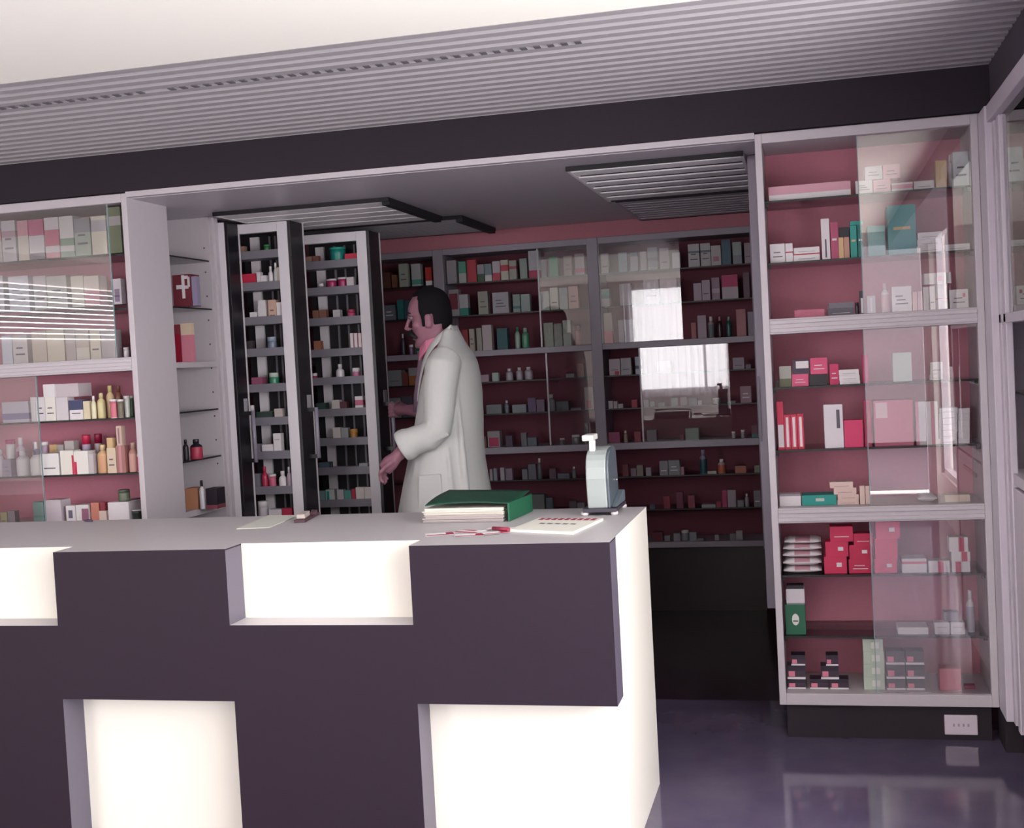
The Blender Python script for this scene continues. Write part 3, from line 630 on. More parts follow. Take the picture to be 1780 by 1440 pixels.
# ------------------------------------------------------------------ pull-out units behind the opening
def pullout(label, xr, y0, width, trays, ztop, th=.145):
    """xr: right end (its dark front panel faces the opening); y0: open side facing the shop"""
    xl = xr-width; t = thing('pull_out_shelf_unit', label, 'shelf unit', ((xl+xr)/2, y0+th/2, .05))
    fr = mat('#d6d0d6', .45, name='unit_frame')
    obj('front_panel', MB().box(xr, xr+.016, y0, y0+th, .05, ztop), mat('#17131b', .4, name='black_front'), t, .002)
    obj('panel_edging', MB().box(xr-.001, xr+.018, y0+th, y0+th+.012, .05, ztop), fr, t)
    obj('stile', MB().box(xr-.052, xr, y0, y0+.03, .05, ztop), fr, t, .002)
    obj('top_rail', MB().box(xl, xr-.052, y0, y0+.03, ztop-.045, ztop), fr, t, .002)
    obj('stile', MB().box(xl-.03, xl, y0, y0+.03, .05, ztop), fr, t, .002)
    obj('rear_post', MB().box(xl+.04, xl+.085, y0+th-.018, y0+th-.004, .05, ztop-.05), fr, t)
    m = MB()
    for k in range(3):
        x = xl+.14+k*(width-.2)/3; m.box(x-.005, x+.005, y0+th-.014, y0+th-.006, .05, ztop-.05)
    obj('rear_rods', m, GREYM, t)
    obj('base', MB().box(xl-.03, xr, y0, y0+th, .05, .08), fr, t)
    obj('back_panel', MB().box(xl, xr, y0+th-.0035, y0+th, .08, ztop-.002), mat('#131016', .6), t)  # added black sheet: darkness behind the see-through unit put in as colour
    for z in trays:
        m = MB().box(xl, xr-.053, y0+.004, y0+.010, z-.004, z+.034).box(xl, xr-.053, y0+.010, y0+th-.022, z-.004, z).box(xl, xr-.053, y0+th-.03, y0+th-.022, z, z+.03)
        obj('tray', m, GREYM, t)
    obj('label_holder', MB().box(xr+.016, xr+.019, y0+th*.55, y0+th*.85, 1.225, 1.30), mat('#aaa6ad', .4), t)
    h = obj('handle', MB().tube([(xr+.062, y0+th*.5, 1.0), (xr+.062, y0+th*.5, 1.24)], .0095, 12), mat('#8b8493', .35), t)
    obj('bracket', MB().box(xr+.016, xr+.064, y0+th*.5-.008, y0+th*.5+.008, 1.0, 1.018), EDGE, h)
    obj('bracket', MB().box(xr+.016, xr+.064, y0+th*.5-.008, y0+th*.5+.008, 1.222, 1.24), EDGE, h)
    return t
T1 = [1.958, 1.81, 1.648, 1.499, 1.33, 1.172, 1.011, .844, .69, .53, .37, .21]
T2 = [1.92, 1.79, 1.64, 1.484, 1.344, 1.187, 1.041, .895, .734, .59, .44, .29, .14]
pullout('tall pull-out unit partly hidden behind the niche, only its black front showing', -2.608, .803, .34, T1, 2.119, .11)
pullout('tall white framed pull-out tray unit next to the niche', -2.352, .93, .29, T1, 2.119)
pullout('tall white framed pull-out tray unit whose handle the man holds', -2.092, 1.28, .36, T2, 2.085)
E1 = (370, 340, 4.8); E2 = (400, 600, 4.645)
def tray(unit, k, rows, E):
    y0, T = (.945, T1) if unit == 1 else (1.295, T2)
    nm = 'nearer' if unit == 1 else 'farther'
    shelf(f"{ORD[k+1]} tray of the {nm} pull-out unit", f'goods in the {nm} pull-out unit', T[k]+.0005, y0, rows, *E, dmax=.08, lim=(-2.640, -2.408) if unit == 1 else (-2.45, -2.148))
tray(1, 0, [('box', 225, 262, 425, 'small tan', '#8a6a5a'), ('tub', 415, 462, 410, 'green', '#2f6a3c', {'c': '#3a7a45'})], E1)
tray(1, 1, [('box', 236, 356, 655, 'red', '#b82443'), ('box', 362, 395, 640, 'white', W_), ('box', 398, 445, 668, 'low white', W_), ('bottle', 450, 490, 590, 'white', W_), ('bottle', 494, 530, 560, 'pale grey', '#b5b5b5'), ('box', 533, 566, 600, 'cream', CR)], E1)
tray(1, 2, [('box', 306, 368, 975, 'low white', W_), ('box', 372, 440, 930, 'lower white', W_), ('box', 374, 436, 875, 'upper white', W_, {'on': 1}), ('box', 456, 524, 872, 'peach', '#c2a190', {'m': 2}), ('box', 528, 580, 892, 'white', W_, {'m': 1})], E1)
tray(1, 3, [('jar', 440, 510, 1180, 'grey-blue', '#6d7a8c', {'c': '#8b97a5'}), ('box', 280, 330, 1215, 'dark', '#3b3238')], E1)
tray(1, 4, [('box', 170, 260, 262, 'flat plum', '#8c4a66'), ('jar', 300, 372, 225, 'green white-lidded', '#2f7a5c', {'c': '#b7c4b8'})], E2)
tray(1, 5, [('jar', 145, 185, 488, 'white', '#a9a9a9'), ('box', 210, 340, 540, 'flat dark green', '#2c4038'), ('box', 355, 420, 515, 'white crumpled', '#b9aba9')], E2)
tray(1, 6, [('box', 255, 345, 805, 'low white', W_), ('box', 350, 412, 790, 'lower white', W_), ('box', 345, 408, 715, 'upper white', W_, {'on': 1, 'm': 1}), ('box', 185, 240, 800, 'grey', '#7c7680')], E2)
tray(1, 7, [('box', 190, 235, 1040, 'grey', '#6f7078'), ('bottle', 238, 290, 985, 'red', '#a8274a', {'c': '#b52e4e'}), ('tub', 300, 356, 1045, 'pink and white', '#c0607a'), ('bottle', 378, 440, 1020, 'white', W_), ('bottle', 446, 485, 985, 'mauve white-capped', '#a994a4')], E2)
tray(1, 8, [('jar', 205, 285, 1265, 'white', '#b5adb5'), ('box', 310, 415, 1330, 'flat white', W_), ('box', 418, 500, 1320, 'flat red', '#a82444')], E2)
tray(2, 0, [('box', 775, 825, 510, 'small tan', '#8d6c60'), ('box', 830, 880, 505, 'small brown', '#7d5348'), ('tub', 950, 1075, 430, 'teal', '#1f8378', {'c': '#2a9a8c'}), ('box', 1098, 1210, 485, 'red', '#b8203f')], E1)
tray(2, 1, [('jar', 870, 915, 735, 'mauve', '#9b8a9c'), ('tub', 935, 1015, 695, 'white magenta-footed', '#a0285c', {'c': W_}), ('tub', 1028, 1105, 682, 'white magenta-footed', '#a0285c', {'c': W_}), ('box', 1112, 1172, 682, 'white', '#c0b8bc')], E1)
tray(2, 2, [('box', 830, 880, 960, 'brown', '#7d5648'), ('box', 884, 944, 955, 'brown', '#7d5648'), ('box', 1000, 1060, 955, 'white', '#b9b3b8'), ('jar', 1115, 1175, 950, 'pink', '#b04566', {'c': '#a83a5c'})], E1)
tray(2, 3, [('box', 840, 900, 1215, 'tan', '#96604a'), ('box', 1142, 1174, 1150, 'white red-lined upright', W_, {'p': (.8, 1, 0, 1, RD)}), ('box', 1177, 1208, 1150, 'white red-lined upright', W_, {'p': (.8, 1, 0, 1, RD)}), ('box', 1211, 1242, 1150, 'white red-lined upright', W_, {'p': (.8, 1, 0, 1, RD)})], E1)
tray(2, 4, [('jar', 655, 695, 228, 'magenta', '#a0204a'), ('bottle', 840, 905, 155, 'white', W_, {'c': W_}), ('jar', 975, 1035, 185, 'white pink-footed', W_, {'s': '#b5688a'})], E2)
tray(2, 5, [('box', 690, 770, 470, 'flat dark green', '#2e4540'), ('box', 820, 882, 445, 'white', '#c3bcb8'), ('box', 886, 940, 460, 'dark red', '#5c2c3a'), ('box', 1005, 1070, 415, 'white pink-striped', W_, {'b': [(.5, .8, '#b8607c')]})], E2)
tray(2, 6, [('box', 828, 890, 668, 'white', '#c4beba'), ('box', 894, 950, 670, 'grey', '#8c8f92'), ('jar', 955, 1018, 680, 'amber', '#a8783c', {'c': '#c08a48'})], E2)
tray(2, 7, [('box', 715, 800, 950, 'flat grey-blue', '#4c5866'), ('box', 1040, 1110, 955, 'flat pale', '#8a8c92')], E2)
tray(2, 8, [('box', 705, 765, 1180, 'grey-teal', '#6f8a8c'), ('box', 770, 840, 1168, 'white teal-marked', '#b5bcbc', {'p': (.1, .4, .4, .9, TL)}), ('box', 860, 915, 1170, 'white', '#b9b5ba'), ('box', 918, 975, 1175, 'teal', '#4f8d88'), ('box', 978, 1008, 1165, 'red', '#b02040'), ('box', 1012, 1080, 1150, 'white', '#c9c1bf'), ('box', 1083, 1145, 1150, 'white', '#c9c1bf')], E2)

# ceiling louvres in the back room
def louvre(label, x0, x1, y0, y1, n, slat, frac, side):
    t = thing('ceiling_louvre', label, 'ceiling louvre', ((x0+x1)/2, (y0+y1)/2, ZR-.02))
    bk = mat('#141118', .7)
    for a, b_ in ((y0, y0+.014), (y1-.016, y1)): obj('frame_rail', MB().box(x0, x1, a, b_, ZR-.018, ZR-.001), bk, t)
    obj('frame_side', MB().box(x0, x0+.012, y0+.014, y1-.016, ZR-.018, ZR-.001), slat, t)
    obj('frame_side', MB().box(x1-side, x1, y0+.014, y1-.016, ZR-(.032 if side > .02 else .018), ZR-.001), bk if side > .02 else slat, t)
    obj('backing', MB().box(x0+.012, x1-side, y0+.014, y1-.016, ZR-.004, ZR-.001), bk, t)
    p = (y1-y0-.03)/n
    for k in range(n):
        y = y0+.015+k*p
        obj('slat', MB().box(x0+.0125, x1-side-.0005, y+p*(1-frac)/2, y+p*(1+frac)/2, ZR-.017, ZR-.011), slat, t)
SL = mat('#f2eef2', .5, name='louvre_white'); SL2 = mat('#b4afb9', .5, name='louvre_grey')
louvre('ceiling louvre with white slats above the pull-out units', -2.56, -1.735, .60, 1.40, 5, SL, .84, .034)
louvre('grey slatted ceiling louvre behind the white slatted one over the pull-out units', -2.56, -1.64, 1.42, 2.1, 10, SL2, .8, .034)
louvre('ceiling louvre with white slats nearer the right display cabinet', -.885, -.215, .22, 1.27, 6, SL, .6, .012)
louvre('grey slatted ceiling louvre nearest the far wall shelving on the right', -.86, -.215, 1.30, 2.17, 9, SL2, .7, .012)
# long grey panel edge hanging behind the cabinet's side
hp = thing('hanging_panel', 'narrow grey panel hanging beside the right display cabinet in the opening', 'panel', (-.19, .45, 1.2))
obj('leaf', MB().box(-.207, -.168, .335, .60, .405, 2.139), mat('#8f8795', .5), hp, .003)
obj('pull', MB().box(-.205, -.198, .329, .335, 1.05, 1.30), mat('#6a6572', .4), hp)

# ------------------------------------------------------------------ far wall shelving
YB = 2.2
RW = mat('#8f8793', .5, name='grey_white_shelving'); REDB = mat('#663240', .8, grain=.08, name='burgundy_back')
fs = thing('wall_shelving', 'long grey-white shelving with burgundy back along the far wall', 'shelving', (-1.5, 2.35, 0))
PX = [-2.95, -2.008, -1.133, -.262, .56]
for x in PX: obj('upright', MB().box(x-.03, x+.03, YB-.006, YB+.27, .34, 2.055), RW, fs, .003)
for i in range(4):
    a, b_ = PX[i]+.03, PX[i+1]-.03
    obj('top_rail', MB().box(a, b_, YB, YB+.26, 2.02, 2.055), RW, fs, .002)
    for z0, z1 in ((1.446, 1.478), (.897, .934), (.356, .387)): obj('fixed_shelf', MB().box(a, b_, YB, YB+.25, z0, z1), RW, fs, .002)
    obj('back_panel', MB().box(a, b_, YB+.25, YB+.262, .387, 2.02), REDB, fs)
    for z in (1.862, 1.68, 1.303, 1.122, .747, .565): glass_shelf('glass_shelf', a, b_, YB+.02, YB+.245, z, fs)
    obj('lower_panel', MB().box(a, b_, YB+.06, YB+.08, 0, .356), mat('#2b1e22', .35, grain=.2, scale=8), fs)
obj('pelmet', MB().box(-2.98, .59, YB+.004, YB+.03, 2.056, ZR-.001), mat('#b0707c', .8, grain=.06), fs)
FG = pane_mat('far_glass', boost=.04)
for a, b_, z0, z1 in ((-1.103, -.665, 1.48, 2.018), (-.905, -.43, .936, 1.444), (-1.44, -1.165, 1.48, 2.018), (-1.42, -1.165, .936, 1.444)):
    g = obj('sliding_pane', MB().box(a, b_, YB+.005, YB+.009, z0, z1), FG, fs)
    obj('pane_edge', MB().box(a-.004, a+.004, YB+.003, YB+.011, z0, z1), mat('#a49da8', .3), g)
F1 = (640, 380, 4.238); F2 = (1020, 360, 5.5375); F3 = (820, 590, 3.423)
BN = {'A': 'left bay', 'B': 'middle bay', 'C': 'right bay'}
def far(bay, rowname, z, rows, E): shelf(f"{BN[bay]}'s {rowname} row, far shelving", 'goods on the far wall shelving', z+.0006, YB+.03, rows, *E, dmax=.12)
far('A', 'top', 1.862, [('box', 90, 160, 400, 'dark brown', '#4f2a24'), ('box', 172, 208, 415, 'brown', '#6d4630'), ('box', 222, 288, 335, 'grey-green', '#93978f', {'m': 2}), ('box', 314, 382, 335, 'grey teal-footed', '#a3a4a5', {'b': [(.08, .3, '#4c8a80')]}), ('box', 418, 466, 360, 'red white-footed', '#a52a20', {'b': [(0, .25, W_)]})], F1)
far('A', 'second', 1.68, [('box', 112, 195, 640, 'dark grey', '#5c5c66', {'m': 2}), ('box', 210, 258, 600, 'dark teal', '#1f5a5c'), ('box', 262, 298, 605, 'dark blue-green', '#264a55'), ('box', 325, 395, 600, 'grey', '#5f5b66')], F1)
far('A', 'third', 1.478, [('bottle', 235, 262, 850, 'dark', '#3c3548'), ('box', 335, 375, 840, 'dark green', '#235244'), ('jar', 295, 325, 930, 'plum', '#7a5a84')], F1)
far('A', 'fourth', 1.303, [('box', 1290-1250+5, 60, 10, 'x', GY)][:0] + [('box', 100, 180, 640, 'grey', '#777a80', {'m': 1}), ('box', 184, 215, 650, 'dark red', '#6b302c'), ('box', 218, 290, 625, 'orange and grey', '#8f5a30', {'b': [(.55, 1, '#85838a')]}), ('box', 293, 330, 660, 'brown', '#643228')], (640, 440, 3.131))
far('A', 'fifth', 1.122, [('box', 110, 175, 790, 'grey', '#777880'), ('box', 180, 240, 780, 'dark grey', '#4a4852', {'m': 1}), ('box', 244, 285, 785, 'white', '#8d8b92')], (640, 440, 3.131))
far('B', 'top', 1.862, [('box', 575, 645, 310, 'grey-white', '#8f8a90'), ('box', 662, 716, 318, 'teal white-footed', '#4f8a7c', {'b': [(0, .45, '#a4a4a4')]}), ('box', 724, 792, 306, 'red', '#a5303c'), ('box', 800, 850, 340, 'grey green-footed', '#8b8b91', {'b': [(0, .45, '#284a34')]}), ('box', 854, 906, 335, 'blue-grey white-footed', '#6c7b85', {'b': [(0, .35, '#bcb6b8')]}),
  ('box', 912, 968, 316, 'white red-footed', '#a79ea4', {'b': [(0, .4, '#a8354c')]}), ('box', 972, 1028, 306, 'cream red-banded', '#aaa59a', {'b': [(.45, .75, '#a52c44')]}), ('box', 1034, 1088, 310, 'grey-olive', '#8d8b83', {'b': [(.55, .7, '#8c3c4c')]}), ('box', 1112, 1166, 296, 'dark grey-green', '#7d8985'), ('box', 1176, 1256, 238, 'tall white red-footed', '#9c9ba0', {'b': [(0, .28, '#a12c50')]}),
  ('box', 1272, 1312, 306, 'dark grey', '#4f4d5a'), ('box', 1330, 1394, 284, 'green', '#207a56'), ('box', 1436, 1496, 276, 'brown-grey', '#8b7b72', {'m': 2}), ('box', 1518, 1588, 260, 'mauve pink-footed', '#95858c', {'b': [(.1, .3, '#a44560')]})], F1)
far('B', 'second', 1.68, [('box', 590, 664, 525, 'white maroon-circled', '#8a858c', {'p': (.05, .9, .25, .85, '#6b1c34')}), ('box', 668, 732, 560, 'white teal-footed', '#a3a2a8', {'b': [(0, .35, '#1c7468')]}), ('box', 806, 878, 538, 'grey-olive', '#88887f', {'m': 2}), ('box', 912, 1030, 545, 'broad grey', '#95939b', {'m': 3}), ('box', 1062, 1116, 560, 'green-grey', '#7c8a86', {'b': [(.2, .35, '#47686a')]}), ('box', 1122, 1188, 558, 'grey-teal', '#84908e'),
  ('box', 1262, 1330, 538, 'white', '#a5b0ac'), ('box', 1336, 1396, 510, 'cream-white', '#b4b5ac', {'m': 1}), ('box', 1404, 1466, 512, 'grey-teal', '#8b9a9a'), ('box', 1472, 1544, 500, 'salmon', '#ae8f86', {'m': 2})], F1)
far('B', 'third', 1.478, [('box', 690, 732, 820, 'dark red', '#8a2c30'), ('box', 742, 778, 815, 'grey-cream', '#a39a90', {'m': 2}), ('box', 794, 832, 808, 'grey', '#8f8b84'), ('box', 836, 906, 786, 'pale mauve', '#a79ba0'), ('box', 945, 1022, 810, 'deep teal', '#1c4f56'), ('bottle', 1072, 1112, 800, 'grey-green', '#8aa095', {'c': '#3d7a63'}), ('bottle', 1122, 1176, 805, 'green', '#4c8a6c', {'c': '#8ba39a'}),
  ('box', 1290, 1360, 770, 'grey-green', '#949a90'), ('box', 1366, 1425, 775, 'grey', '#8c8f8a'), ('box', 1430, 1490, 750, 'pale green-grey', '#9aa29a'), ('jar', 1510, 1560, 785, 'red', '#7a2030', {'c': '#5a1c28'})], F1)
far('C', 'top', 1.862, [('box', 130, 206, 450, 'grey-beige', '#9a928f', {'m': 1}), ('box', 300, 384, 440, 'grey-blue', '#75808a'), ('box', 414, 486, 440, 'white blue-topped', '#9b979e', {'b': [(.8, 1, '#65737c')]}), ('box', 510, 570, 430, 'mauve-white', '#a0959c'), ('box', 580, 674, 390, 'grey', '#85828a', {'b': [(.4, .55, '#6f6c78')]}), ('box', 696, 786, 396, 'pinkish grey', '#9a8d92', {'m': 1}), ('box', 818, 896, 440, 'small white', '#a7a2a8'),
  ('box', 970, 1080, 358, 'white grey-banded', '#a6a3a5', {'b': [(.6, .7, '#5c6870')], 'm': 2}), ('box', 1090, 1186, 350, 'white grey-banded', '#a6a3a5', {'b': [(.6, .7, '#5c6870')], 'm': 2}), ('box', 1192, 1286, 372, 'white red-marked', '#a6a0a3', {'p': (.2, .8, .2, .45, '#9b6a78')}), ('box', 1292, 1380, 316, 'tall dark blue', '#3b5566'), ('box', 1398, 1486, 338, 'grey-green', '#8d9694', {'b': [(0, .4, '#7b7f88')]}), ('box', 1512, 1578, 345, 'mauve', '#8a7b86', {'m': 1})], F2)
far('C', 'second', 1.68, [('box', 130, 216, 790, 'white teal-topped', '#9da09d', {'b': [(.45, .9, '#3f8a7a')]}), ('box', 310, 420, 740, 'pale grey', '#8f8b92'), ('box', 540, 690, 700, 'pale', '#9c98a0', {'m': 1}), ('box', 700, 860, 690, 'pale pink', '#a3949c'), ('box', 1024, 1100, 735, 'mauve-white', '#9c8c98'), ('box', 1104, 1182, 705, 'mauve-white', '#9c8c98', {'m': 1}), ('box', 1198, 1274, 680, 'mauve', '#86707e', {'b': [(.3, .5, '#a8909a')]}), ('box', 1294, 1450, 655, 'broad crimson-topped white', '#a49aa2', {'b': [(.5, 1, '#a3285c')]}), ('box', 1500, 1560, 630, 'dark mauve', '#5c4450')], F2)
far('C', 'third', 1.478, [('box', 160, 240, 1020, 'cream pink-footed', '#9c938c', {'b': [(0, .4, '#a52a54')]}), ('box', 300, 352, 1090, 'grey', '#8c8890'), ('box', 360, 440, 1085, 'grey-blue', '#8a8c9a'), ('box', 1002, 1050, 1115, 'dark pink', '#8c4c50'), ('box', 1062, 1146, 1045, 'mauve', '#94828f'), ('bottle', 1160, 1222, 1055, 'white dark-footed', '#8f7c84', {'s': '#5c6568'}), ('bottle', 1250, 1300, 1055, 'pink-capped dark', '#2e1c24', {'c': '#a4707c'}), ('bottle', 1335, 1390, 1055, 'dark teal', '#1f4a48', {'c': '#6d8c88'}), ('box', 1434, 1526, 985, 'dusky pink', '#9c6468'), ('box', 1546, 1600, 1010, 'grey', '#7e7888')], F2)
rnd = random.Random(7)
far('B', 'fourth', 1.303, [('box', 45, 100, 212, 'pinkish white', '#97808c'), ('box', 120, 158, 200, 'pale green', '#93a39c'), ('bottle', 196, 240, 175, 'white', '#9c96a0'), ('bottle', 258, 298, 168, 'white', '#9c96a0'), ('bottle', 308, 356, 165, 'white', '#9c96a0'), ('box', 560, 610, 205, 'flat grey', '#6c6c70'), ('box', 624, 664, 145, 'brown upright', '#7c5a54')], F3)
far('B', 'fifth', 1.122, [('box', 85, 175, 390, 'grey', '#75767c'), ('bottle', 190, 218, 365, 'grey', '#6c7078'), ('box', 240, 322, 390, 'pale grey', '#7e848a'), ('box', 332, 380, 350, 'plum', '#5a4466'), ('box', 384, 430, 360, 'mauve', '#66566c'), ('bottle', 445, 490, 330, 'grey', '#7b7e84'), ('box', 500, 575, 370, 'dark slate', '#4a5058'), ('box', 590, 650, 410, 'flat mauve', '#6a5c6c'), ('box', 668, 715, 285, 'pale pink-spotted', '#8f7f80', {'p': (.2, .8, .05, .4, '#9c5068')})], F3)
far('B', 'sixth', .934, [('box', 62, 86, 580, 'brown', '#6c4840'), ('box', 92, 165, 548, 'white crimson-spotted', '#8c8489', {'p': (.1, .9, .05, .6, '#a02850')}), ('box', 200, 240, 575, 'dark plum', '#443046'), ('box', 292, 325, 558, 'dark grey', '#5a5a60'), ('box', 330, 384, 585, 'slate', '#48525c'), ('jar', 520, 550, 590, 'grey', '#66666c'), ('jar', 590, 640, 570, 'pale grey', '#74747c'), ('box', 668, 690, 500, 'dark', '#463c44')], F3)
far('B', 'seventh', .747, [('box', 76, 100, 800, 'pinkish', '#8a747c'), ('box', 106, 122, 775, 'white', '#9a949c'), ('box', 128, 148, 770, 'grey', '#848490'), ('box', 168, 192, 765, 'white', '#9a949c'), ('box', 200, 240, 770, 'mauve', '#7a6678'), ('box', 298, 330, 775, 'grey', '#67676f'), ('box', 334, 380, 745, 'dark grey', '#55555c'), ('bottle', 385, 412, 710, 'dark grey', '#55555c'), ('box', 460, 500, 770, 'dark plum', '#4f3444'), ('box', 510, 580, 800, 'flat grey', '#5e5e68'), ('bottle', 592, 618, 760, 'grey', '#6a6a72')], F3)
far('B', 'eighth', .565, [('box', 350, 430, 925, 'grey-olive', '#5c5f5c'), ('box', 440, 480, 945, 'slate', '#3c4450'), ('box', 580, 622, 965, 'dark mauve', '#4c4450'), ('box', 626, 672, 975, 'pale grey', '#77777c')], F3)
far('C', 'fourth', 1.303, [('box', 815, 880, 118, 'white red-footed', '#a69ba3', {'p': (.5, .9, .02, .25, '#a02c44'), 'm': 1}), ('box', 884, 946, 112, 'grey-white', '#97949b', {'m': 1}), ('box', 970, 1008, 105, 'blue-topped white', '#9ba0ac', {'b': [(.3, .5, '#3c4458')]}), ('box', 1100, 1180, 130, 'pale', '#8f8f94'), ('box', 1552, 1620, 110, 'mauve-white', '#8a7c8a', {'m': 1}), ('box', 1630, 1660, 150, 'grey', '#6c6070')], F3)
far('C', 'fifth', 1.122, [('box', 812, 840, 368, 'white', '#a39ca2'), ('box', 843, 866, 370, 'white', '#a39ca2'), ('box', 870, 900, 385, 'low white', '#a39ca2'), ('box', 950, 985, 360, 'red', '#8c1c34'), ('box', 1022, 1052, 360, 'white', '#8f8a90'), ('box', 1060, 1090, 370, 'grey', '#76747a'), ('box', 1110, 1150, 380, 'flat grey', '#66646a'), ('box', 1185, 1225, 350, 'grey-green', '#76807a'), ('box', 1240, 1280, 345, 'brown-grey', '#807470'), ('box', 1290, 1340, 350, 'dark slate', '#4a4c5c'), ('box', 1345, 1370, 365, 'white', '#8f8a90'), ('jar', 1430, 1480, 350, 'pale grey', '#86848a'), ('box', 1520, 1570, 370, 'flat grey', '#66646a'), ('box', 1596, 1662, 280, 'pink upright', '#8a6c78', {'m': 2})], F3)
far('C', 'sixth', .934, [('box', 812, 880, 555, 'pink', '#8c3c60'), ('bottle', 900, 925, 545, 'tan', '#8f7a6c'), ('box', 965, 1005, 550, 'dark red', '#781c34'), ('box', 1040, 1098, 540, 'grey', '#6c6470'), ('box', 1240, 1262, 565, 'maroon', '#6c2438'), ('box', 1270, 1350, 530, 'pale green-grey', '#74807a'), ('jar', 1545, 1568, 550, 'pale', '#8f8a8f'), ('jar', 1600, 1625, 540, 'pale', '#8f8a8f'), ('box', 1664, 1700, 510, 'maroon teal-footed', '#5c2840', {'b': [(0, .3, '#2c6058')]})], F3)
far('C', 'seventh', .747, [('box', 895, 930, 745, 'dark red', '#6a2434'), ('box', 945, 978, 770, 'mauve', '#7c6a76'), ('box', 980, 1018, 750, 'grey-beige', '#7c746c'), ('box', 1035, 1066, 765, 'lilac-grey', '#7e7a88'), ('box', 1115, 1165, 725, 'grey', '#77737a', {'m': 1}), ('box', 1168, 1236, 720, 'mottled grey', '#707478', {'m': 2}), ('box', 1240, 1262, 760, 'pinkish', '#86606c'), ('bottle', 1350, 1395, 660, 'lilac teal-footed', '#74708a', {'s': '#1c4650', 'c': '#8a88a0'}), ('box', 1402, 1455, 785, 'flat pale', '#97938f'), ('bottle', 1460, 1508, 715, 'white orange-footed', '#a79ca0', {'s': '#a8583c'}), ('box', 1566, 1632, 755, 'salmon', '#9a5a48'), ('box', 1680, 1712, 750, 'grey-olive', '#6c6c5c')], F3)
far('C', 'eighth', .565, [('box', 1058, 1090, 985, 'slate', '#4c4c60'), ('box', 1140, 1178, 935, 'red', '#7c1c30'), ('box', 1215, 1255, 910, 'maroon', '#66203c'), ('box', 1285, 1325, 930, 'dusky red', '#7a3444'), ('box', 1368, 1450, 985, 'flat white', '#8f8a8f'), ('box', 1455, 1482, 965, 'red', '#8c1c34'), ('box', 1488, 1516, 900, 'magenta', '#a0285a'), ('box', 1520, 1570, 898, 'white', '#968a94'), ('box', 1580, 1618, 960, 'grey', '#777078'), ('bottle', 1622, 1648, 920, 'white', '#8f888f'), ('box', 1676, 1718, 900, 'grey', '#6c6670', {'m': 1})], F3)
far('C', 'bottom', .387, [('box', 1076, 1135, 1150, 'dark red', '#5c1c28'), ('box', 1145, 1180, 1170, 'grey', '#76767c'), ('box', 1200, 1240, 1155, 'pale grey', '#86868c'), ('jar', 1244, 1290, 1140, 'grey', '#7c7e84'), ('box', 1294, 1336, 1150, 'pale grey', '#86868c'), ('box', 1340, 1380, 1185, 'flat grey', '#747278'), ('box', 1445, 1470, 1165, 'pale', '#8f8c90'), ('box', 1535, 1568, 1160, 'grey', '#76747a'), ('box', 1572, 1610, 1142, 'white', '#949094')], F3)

# ------------------------------------------------------------------ on the counter
ZT = ZCt+.0004
sclt = thing('counter_scale', 'upright grey-green counter scale with a white arm, at the counter end', 'scale', (-.655, -.60, ZT))
sg = mat('#9ba3a2', .35, name='grey_green_enamel'); sg2 = mat('#545c64', .35)
PRF = [(-.700, ZT+.022), (-.706, ZT+.06), (-.712, ZT+.115), (-.709, ZT+.150), (-.700, ZT+.172), (-.686, ZT+.188), (-.66, ZT+.200), (-.62, ZT+.206), (-.57, ZT+.207), (-.545, ZT+.19), (-.532, ZT+.12), (-.525, ZT+.07), (-.517, ZT+.022)]
m = MB().prism(PRF, -.697, -.634, 'x')
o = obj('housing', m, sg, sclt, .004)
obj('base', MB().box(-.712, -.606, -.712, -.508, ZT+.010, ZT+.022), mat('#3a3540', .4), sclt, .002)
for x in (-.708, -.614):
    for y in (-.700, -.520): obj('foot', MB().lathe([(.009, 0), (.012, .004), (.012, .009), (.008, .013)], (x, y, ZT), 14), mat('#c9c2c4', .4), sclt)
obj('side_cover', MB().prism(PRF, -.634, -.625, 'x'), sg2, sclt, .003)
obj('ledge', MB().prism([(-.688, ZT+.024), (-.64, ZT+.036), (-.54, ZT+.062), (-.512, ZT+.058), (-.512, ZT+.024)], -.625, -.607, 'x'), mat('#66727a', .3), sclt, .002)
obj('screw', MB().tube([(-.6255, -.575, ZT+.098), (-.619, -.575, ZT+.098)], .004, 8), mat('#cfc9c4', .25, metal=1), sclt)
a_ = obj('arm', MB().box(-.690, -.672, -.665, -.645, ZT+.194, ZT+.232), mat('#dddcd8', .4), sclt, .002)
obj('arm_head', MB().box(-.707, -.672, -.69, -.60, ZT+.232, ZT+.250), mat('#dddcd8', .4), a_, .003)
# ledger: loose leaves in a green cover
lg = thing('ledger', 'thick bundle of papers in a worn green cover lying on the counter', 'ledger', (-1.06, -.67, ZT)); lg.rotation_euler = (0, 0, 0)
m = MB(); rnd = random.Random(3)
for k in range(16):
    z = ZT+.001+k*.0027; dx = rnd.uniform(-.007, .006); dy = rnd.uniform(-.006, .006)
    m.prism([(-1.205+dx, -.79+dy), (-.945+dx*.4, -.80+dy), (-.935, -.57), (-1.19+dx, -.565)], z, z+.0024, 'z', 0 if k > 7 else 1)
obj('pages', m, [mat('#ddd6cb', .8), mat('#b5aaa9', .8)], lg)
GC = mat('#0e3f2e', .6, grain=.15, scale=40, name='green_cloth_cover')
V = []; m = MB(); nx_, ny_ = 10, 8
def cov(i, j, dz):
    a, b_ = i/nx_, j/ny_
    x = -1.20+.275*a+.012*b_; y = -.785+.235*b_-.012*a
    z = ZT+.050+.006*math.sin(a*2.2+.4)+.026*b_*(1-a*.55)+.004*math.sin(3*a+4*b_)
    return (x, y, z+dz)
G_ = {(i, j, s_): m.b.verts.new(cov(i, j, .003*s_)) for i in range(nx_+1) for j in range(ny_+1) for s_ in (0, 1)}
